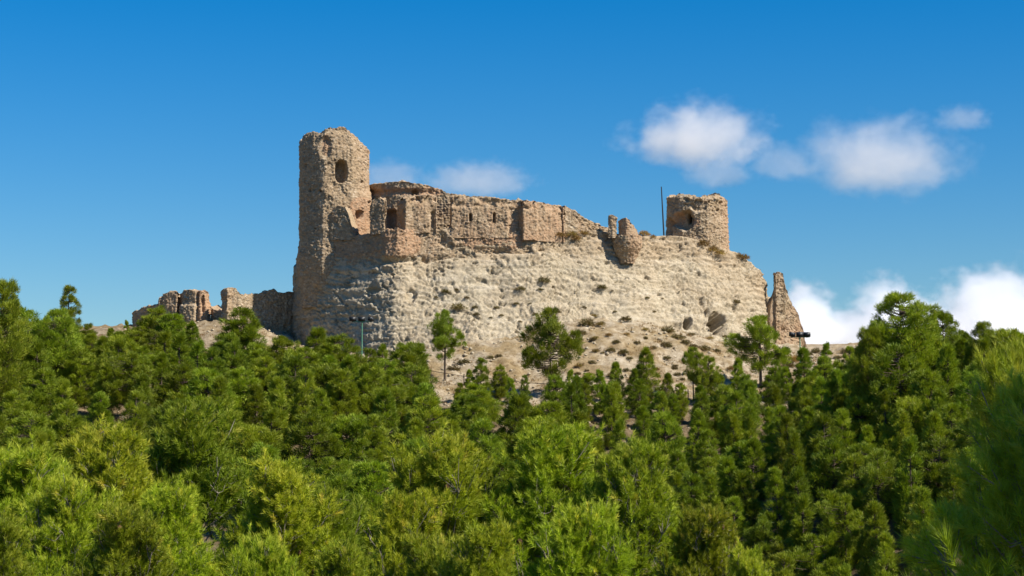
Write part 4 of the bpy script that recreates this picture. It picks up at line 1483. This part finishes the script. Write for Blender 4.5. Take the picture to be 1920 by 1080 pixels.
# ------------------------------------------------------------------ clouds
def cloud(px, py, wpx, hpx, dist, dens, seed, label, lumps=2.6, soft=.9, sharp=.42, edge=.42):
    c = W(px, py, dist)
    a = wpx / 2 / FPX * dist
    b = hpx / 2 / FPX * dist
    h = np.array((a, (a + b) * .42, b))
    # an egg shaped hull holding the vapour
    n, m = 24, 14
    th = np.linspace(0, 2 * math.pi, n, endpoint=False)
    ph = np.linspace(.02, math.pi - .02, m)
    TH, PH = np.meshgrid(th, ph, indexing='ij')
    V = np.stack([np.cos(TH) * np.sin(PH), np.sin(TH) * np.sin(PH), np.cos(PH)], -1) * h
    t = NT('cloud_vapour')
    tc = t.new('ShaderNodeTexCoord')
    mp = t.new('ShaderNodeMapping')
    mp.inputs['Scale'].default_value = tuple(1 / h)
    t.l.new(tc.outputs['Object'], mp.inputs[0])
    ln = t.new('ShaderNodeVectorMath', operation='LENGTH')
    sx = t.new('ShaderNodeSeparateXYZ')
    cx = t.new('ShaderNodeCombineXYZ')
    ng = t.new('ShaderNodeMath', operation='MULTIPLY')
    mxx = t.new('ShaderNodeMath', operation='MAXIMUM')
    t.l.new(mp.outputs[0], sx.inputs[0])
    t.l.new(sx.outputs[2], ng.inputs[0])
    ng.inputs[1].default_value = -1.7
    t.l.new(sx.outputs[2], mxx.inputs[0])
    t.l.new(ng.outputs[0], mxx.inputs[1])
    t.l.new(sx.outputs[0], cx.inputs[0])
    t.l.new(sx.outputs[1], cx.inputs[1])
    t.l.new(mxx.outputs[0], cx.inputs[2])
    t.l.new(cx.outputs[0], ln.inputs[0])
    m2 = t.new('ShaderNodeMapping')
    s = lumps / b
    m2.inputs['Scale'].default_value = (s * .75, s * .75, s)
    m2.inputs['Location'].default_value = (seed * 3.7, seed * 1.3, seed * .7)
    t.l.new(tc.outputs['Object'], m2.inputs[0])
    nz = t.noise(m2.outputs[0], 1.0, 8, .62)
    # density = smoothstep(noise - falloff)
    f1 = t.new('ShaderNodeMath', operation='MULTIPLY_ADD')
    t.l.new(ln.outputs['Value'], f1.inputs[0])
    f1.inputs[1].default_value = -soft
    t.l.new(nz, f1.inputs[2])
    mr = t.new('ShaderNodeMapRange', interpolation_type='SMOOTHSTEP')
    t.l.new(f1.outputs[0], mr.inputs[0])
    mr.inputs[1].default_value = .5 - soft * edge * 2.0
    mr.inputs[2].default_value = .5 - soft * edge * 2.0 + sharp
    mr.inputs[3].default_value = 0
    mr.inputs[4].default_value = dens / b
    val = mr.outputs[0]
    pv = t.new('ShaderNodeVolumePrincipled')
    pv.inputs['Color'].default_value = (1, 1, 1, 1)
    pv.inputs['Anisotropy'].default_value = .35
    t.l.new(val, pv.inputs['Density'])
    t.l.new(pv.outputs[0], t.out.inputs['Volume'])
    F = [gridfaces(n, m, True)]
    top = [list((np.arange(n) * m)[::-1]), list(np.arange(n) * m + m - 1)]
    me = mesh('cloud', V.reshape(-1, 3), F[0], t.m)
    import bmesh
    bm = bmesh.new()
    bm.from_mesh(me)
    bmesh.ops.holes_fill(bm, edges=[e for e in bm.edges if e.is_boundary])
    bmesh.ops.recalc_face_normals(bm, faces=bm.faces)
    bm.to_mesh(me)
    bm.free()
    o = place('cloud', me, None, tuple(c))
    tag(o, label, 'cloud', kind='stuff')
cloud(1308, 268, 370, 210, 4000, 1.2, 1, 'bright oval white cloud above the squat round tower', 2.8, .76)
cloud(1652, 310, 420, 250, 4000, .85, 2, 'large ragged white cloud high over the biggest pine', 2.8, .74)
cloud(1806, 226, 150, 90, 4000, .26, 3, 'small faint wisp of cloud near the upper right', 2.4, .74)
cloud(1345, 332, 180, 100, 4100, .3, 4, 'pale wisp directly under the bright oval cloud')
cloud(1465, 312, 160, 130, 4100, .3, 5, 'pale wisp between the two bright clouds')
cloud(895, 345, 290, 120, 4200, .4, 6, 'thin pale cloud behind the curtain wall')
cloud(735, 338, 200, 110, 4200, .3, 7, 'faint grey cloud just beyond the octagonal keep')
cloud(1510, 706, 280, 420, 9000, 6, 8, 'white cumulus behind the wall spike', 3.2, .9, .22)
cloud(1670, 712, 380, 430, 9000, 6, 9, 'white cumulus behind the biggest pine', 3.2, .9, .22)
cloud(1880, 706, 480, 490, 9000, 6, 10, 'tall white cumulus at the right picture edge', 3.2, .9, .22)
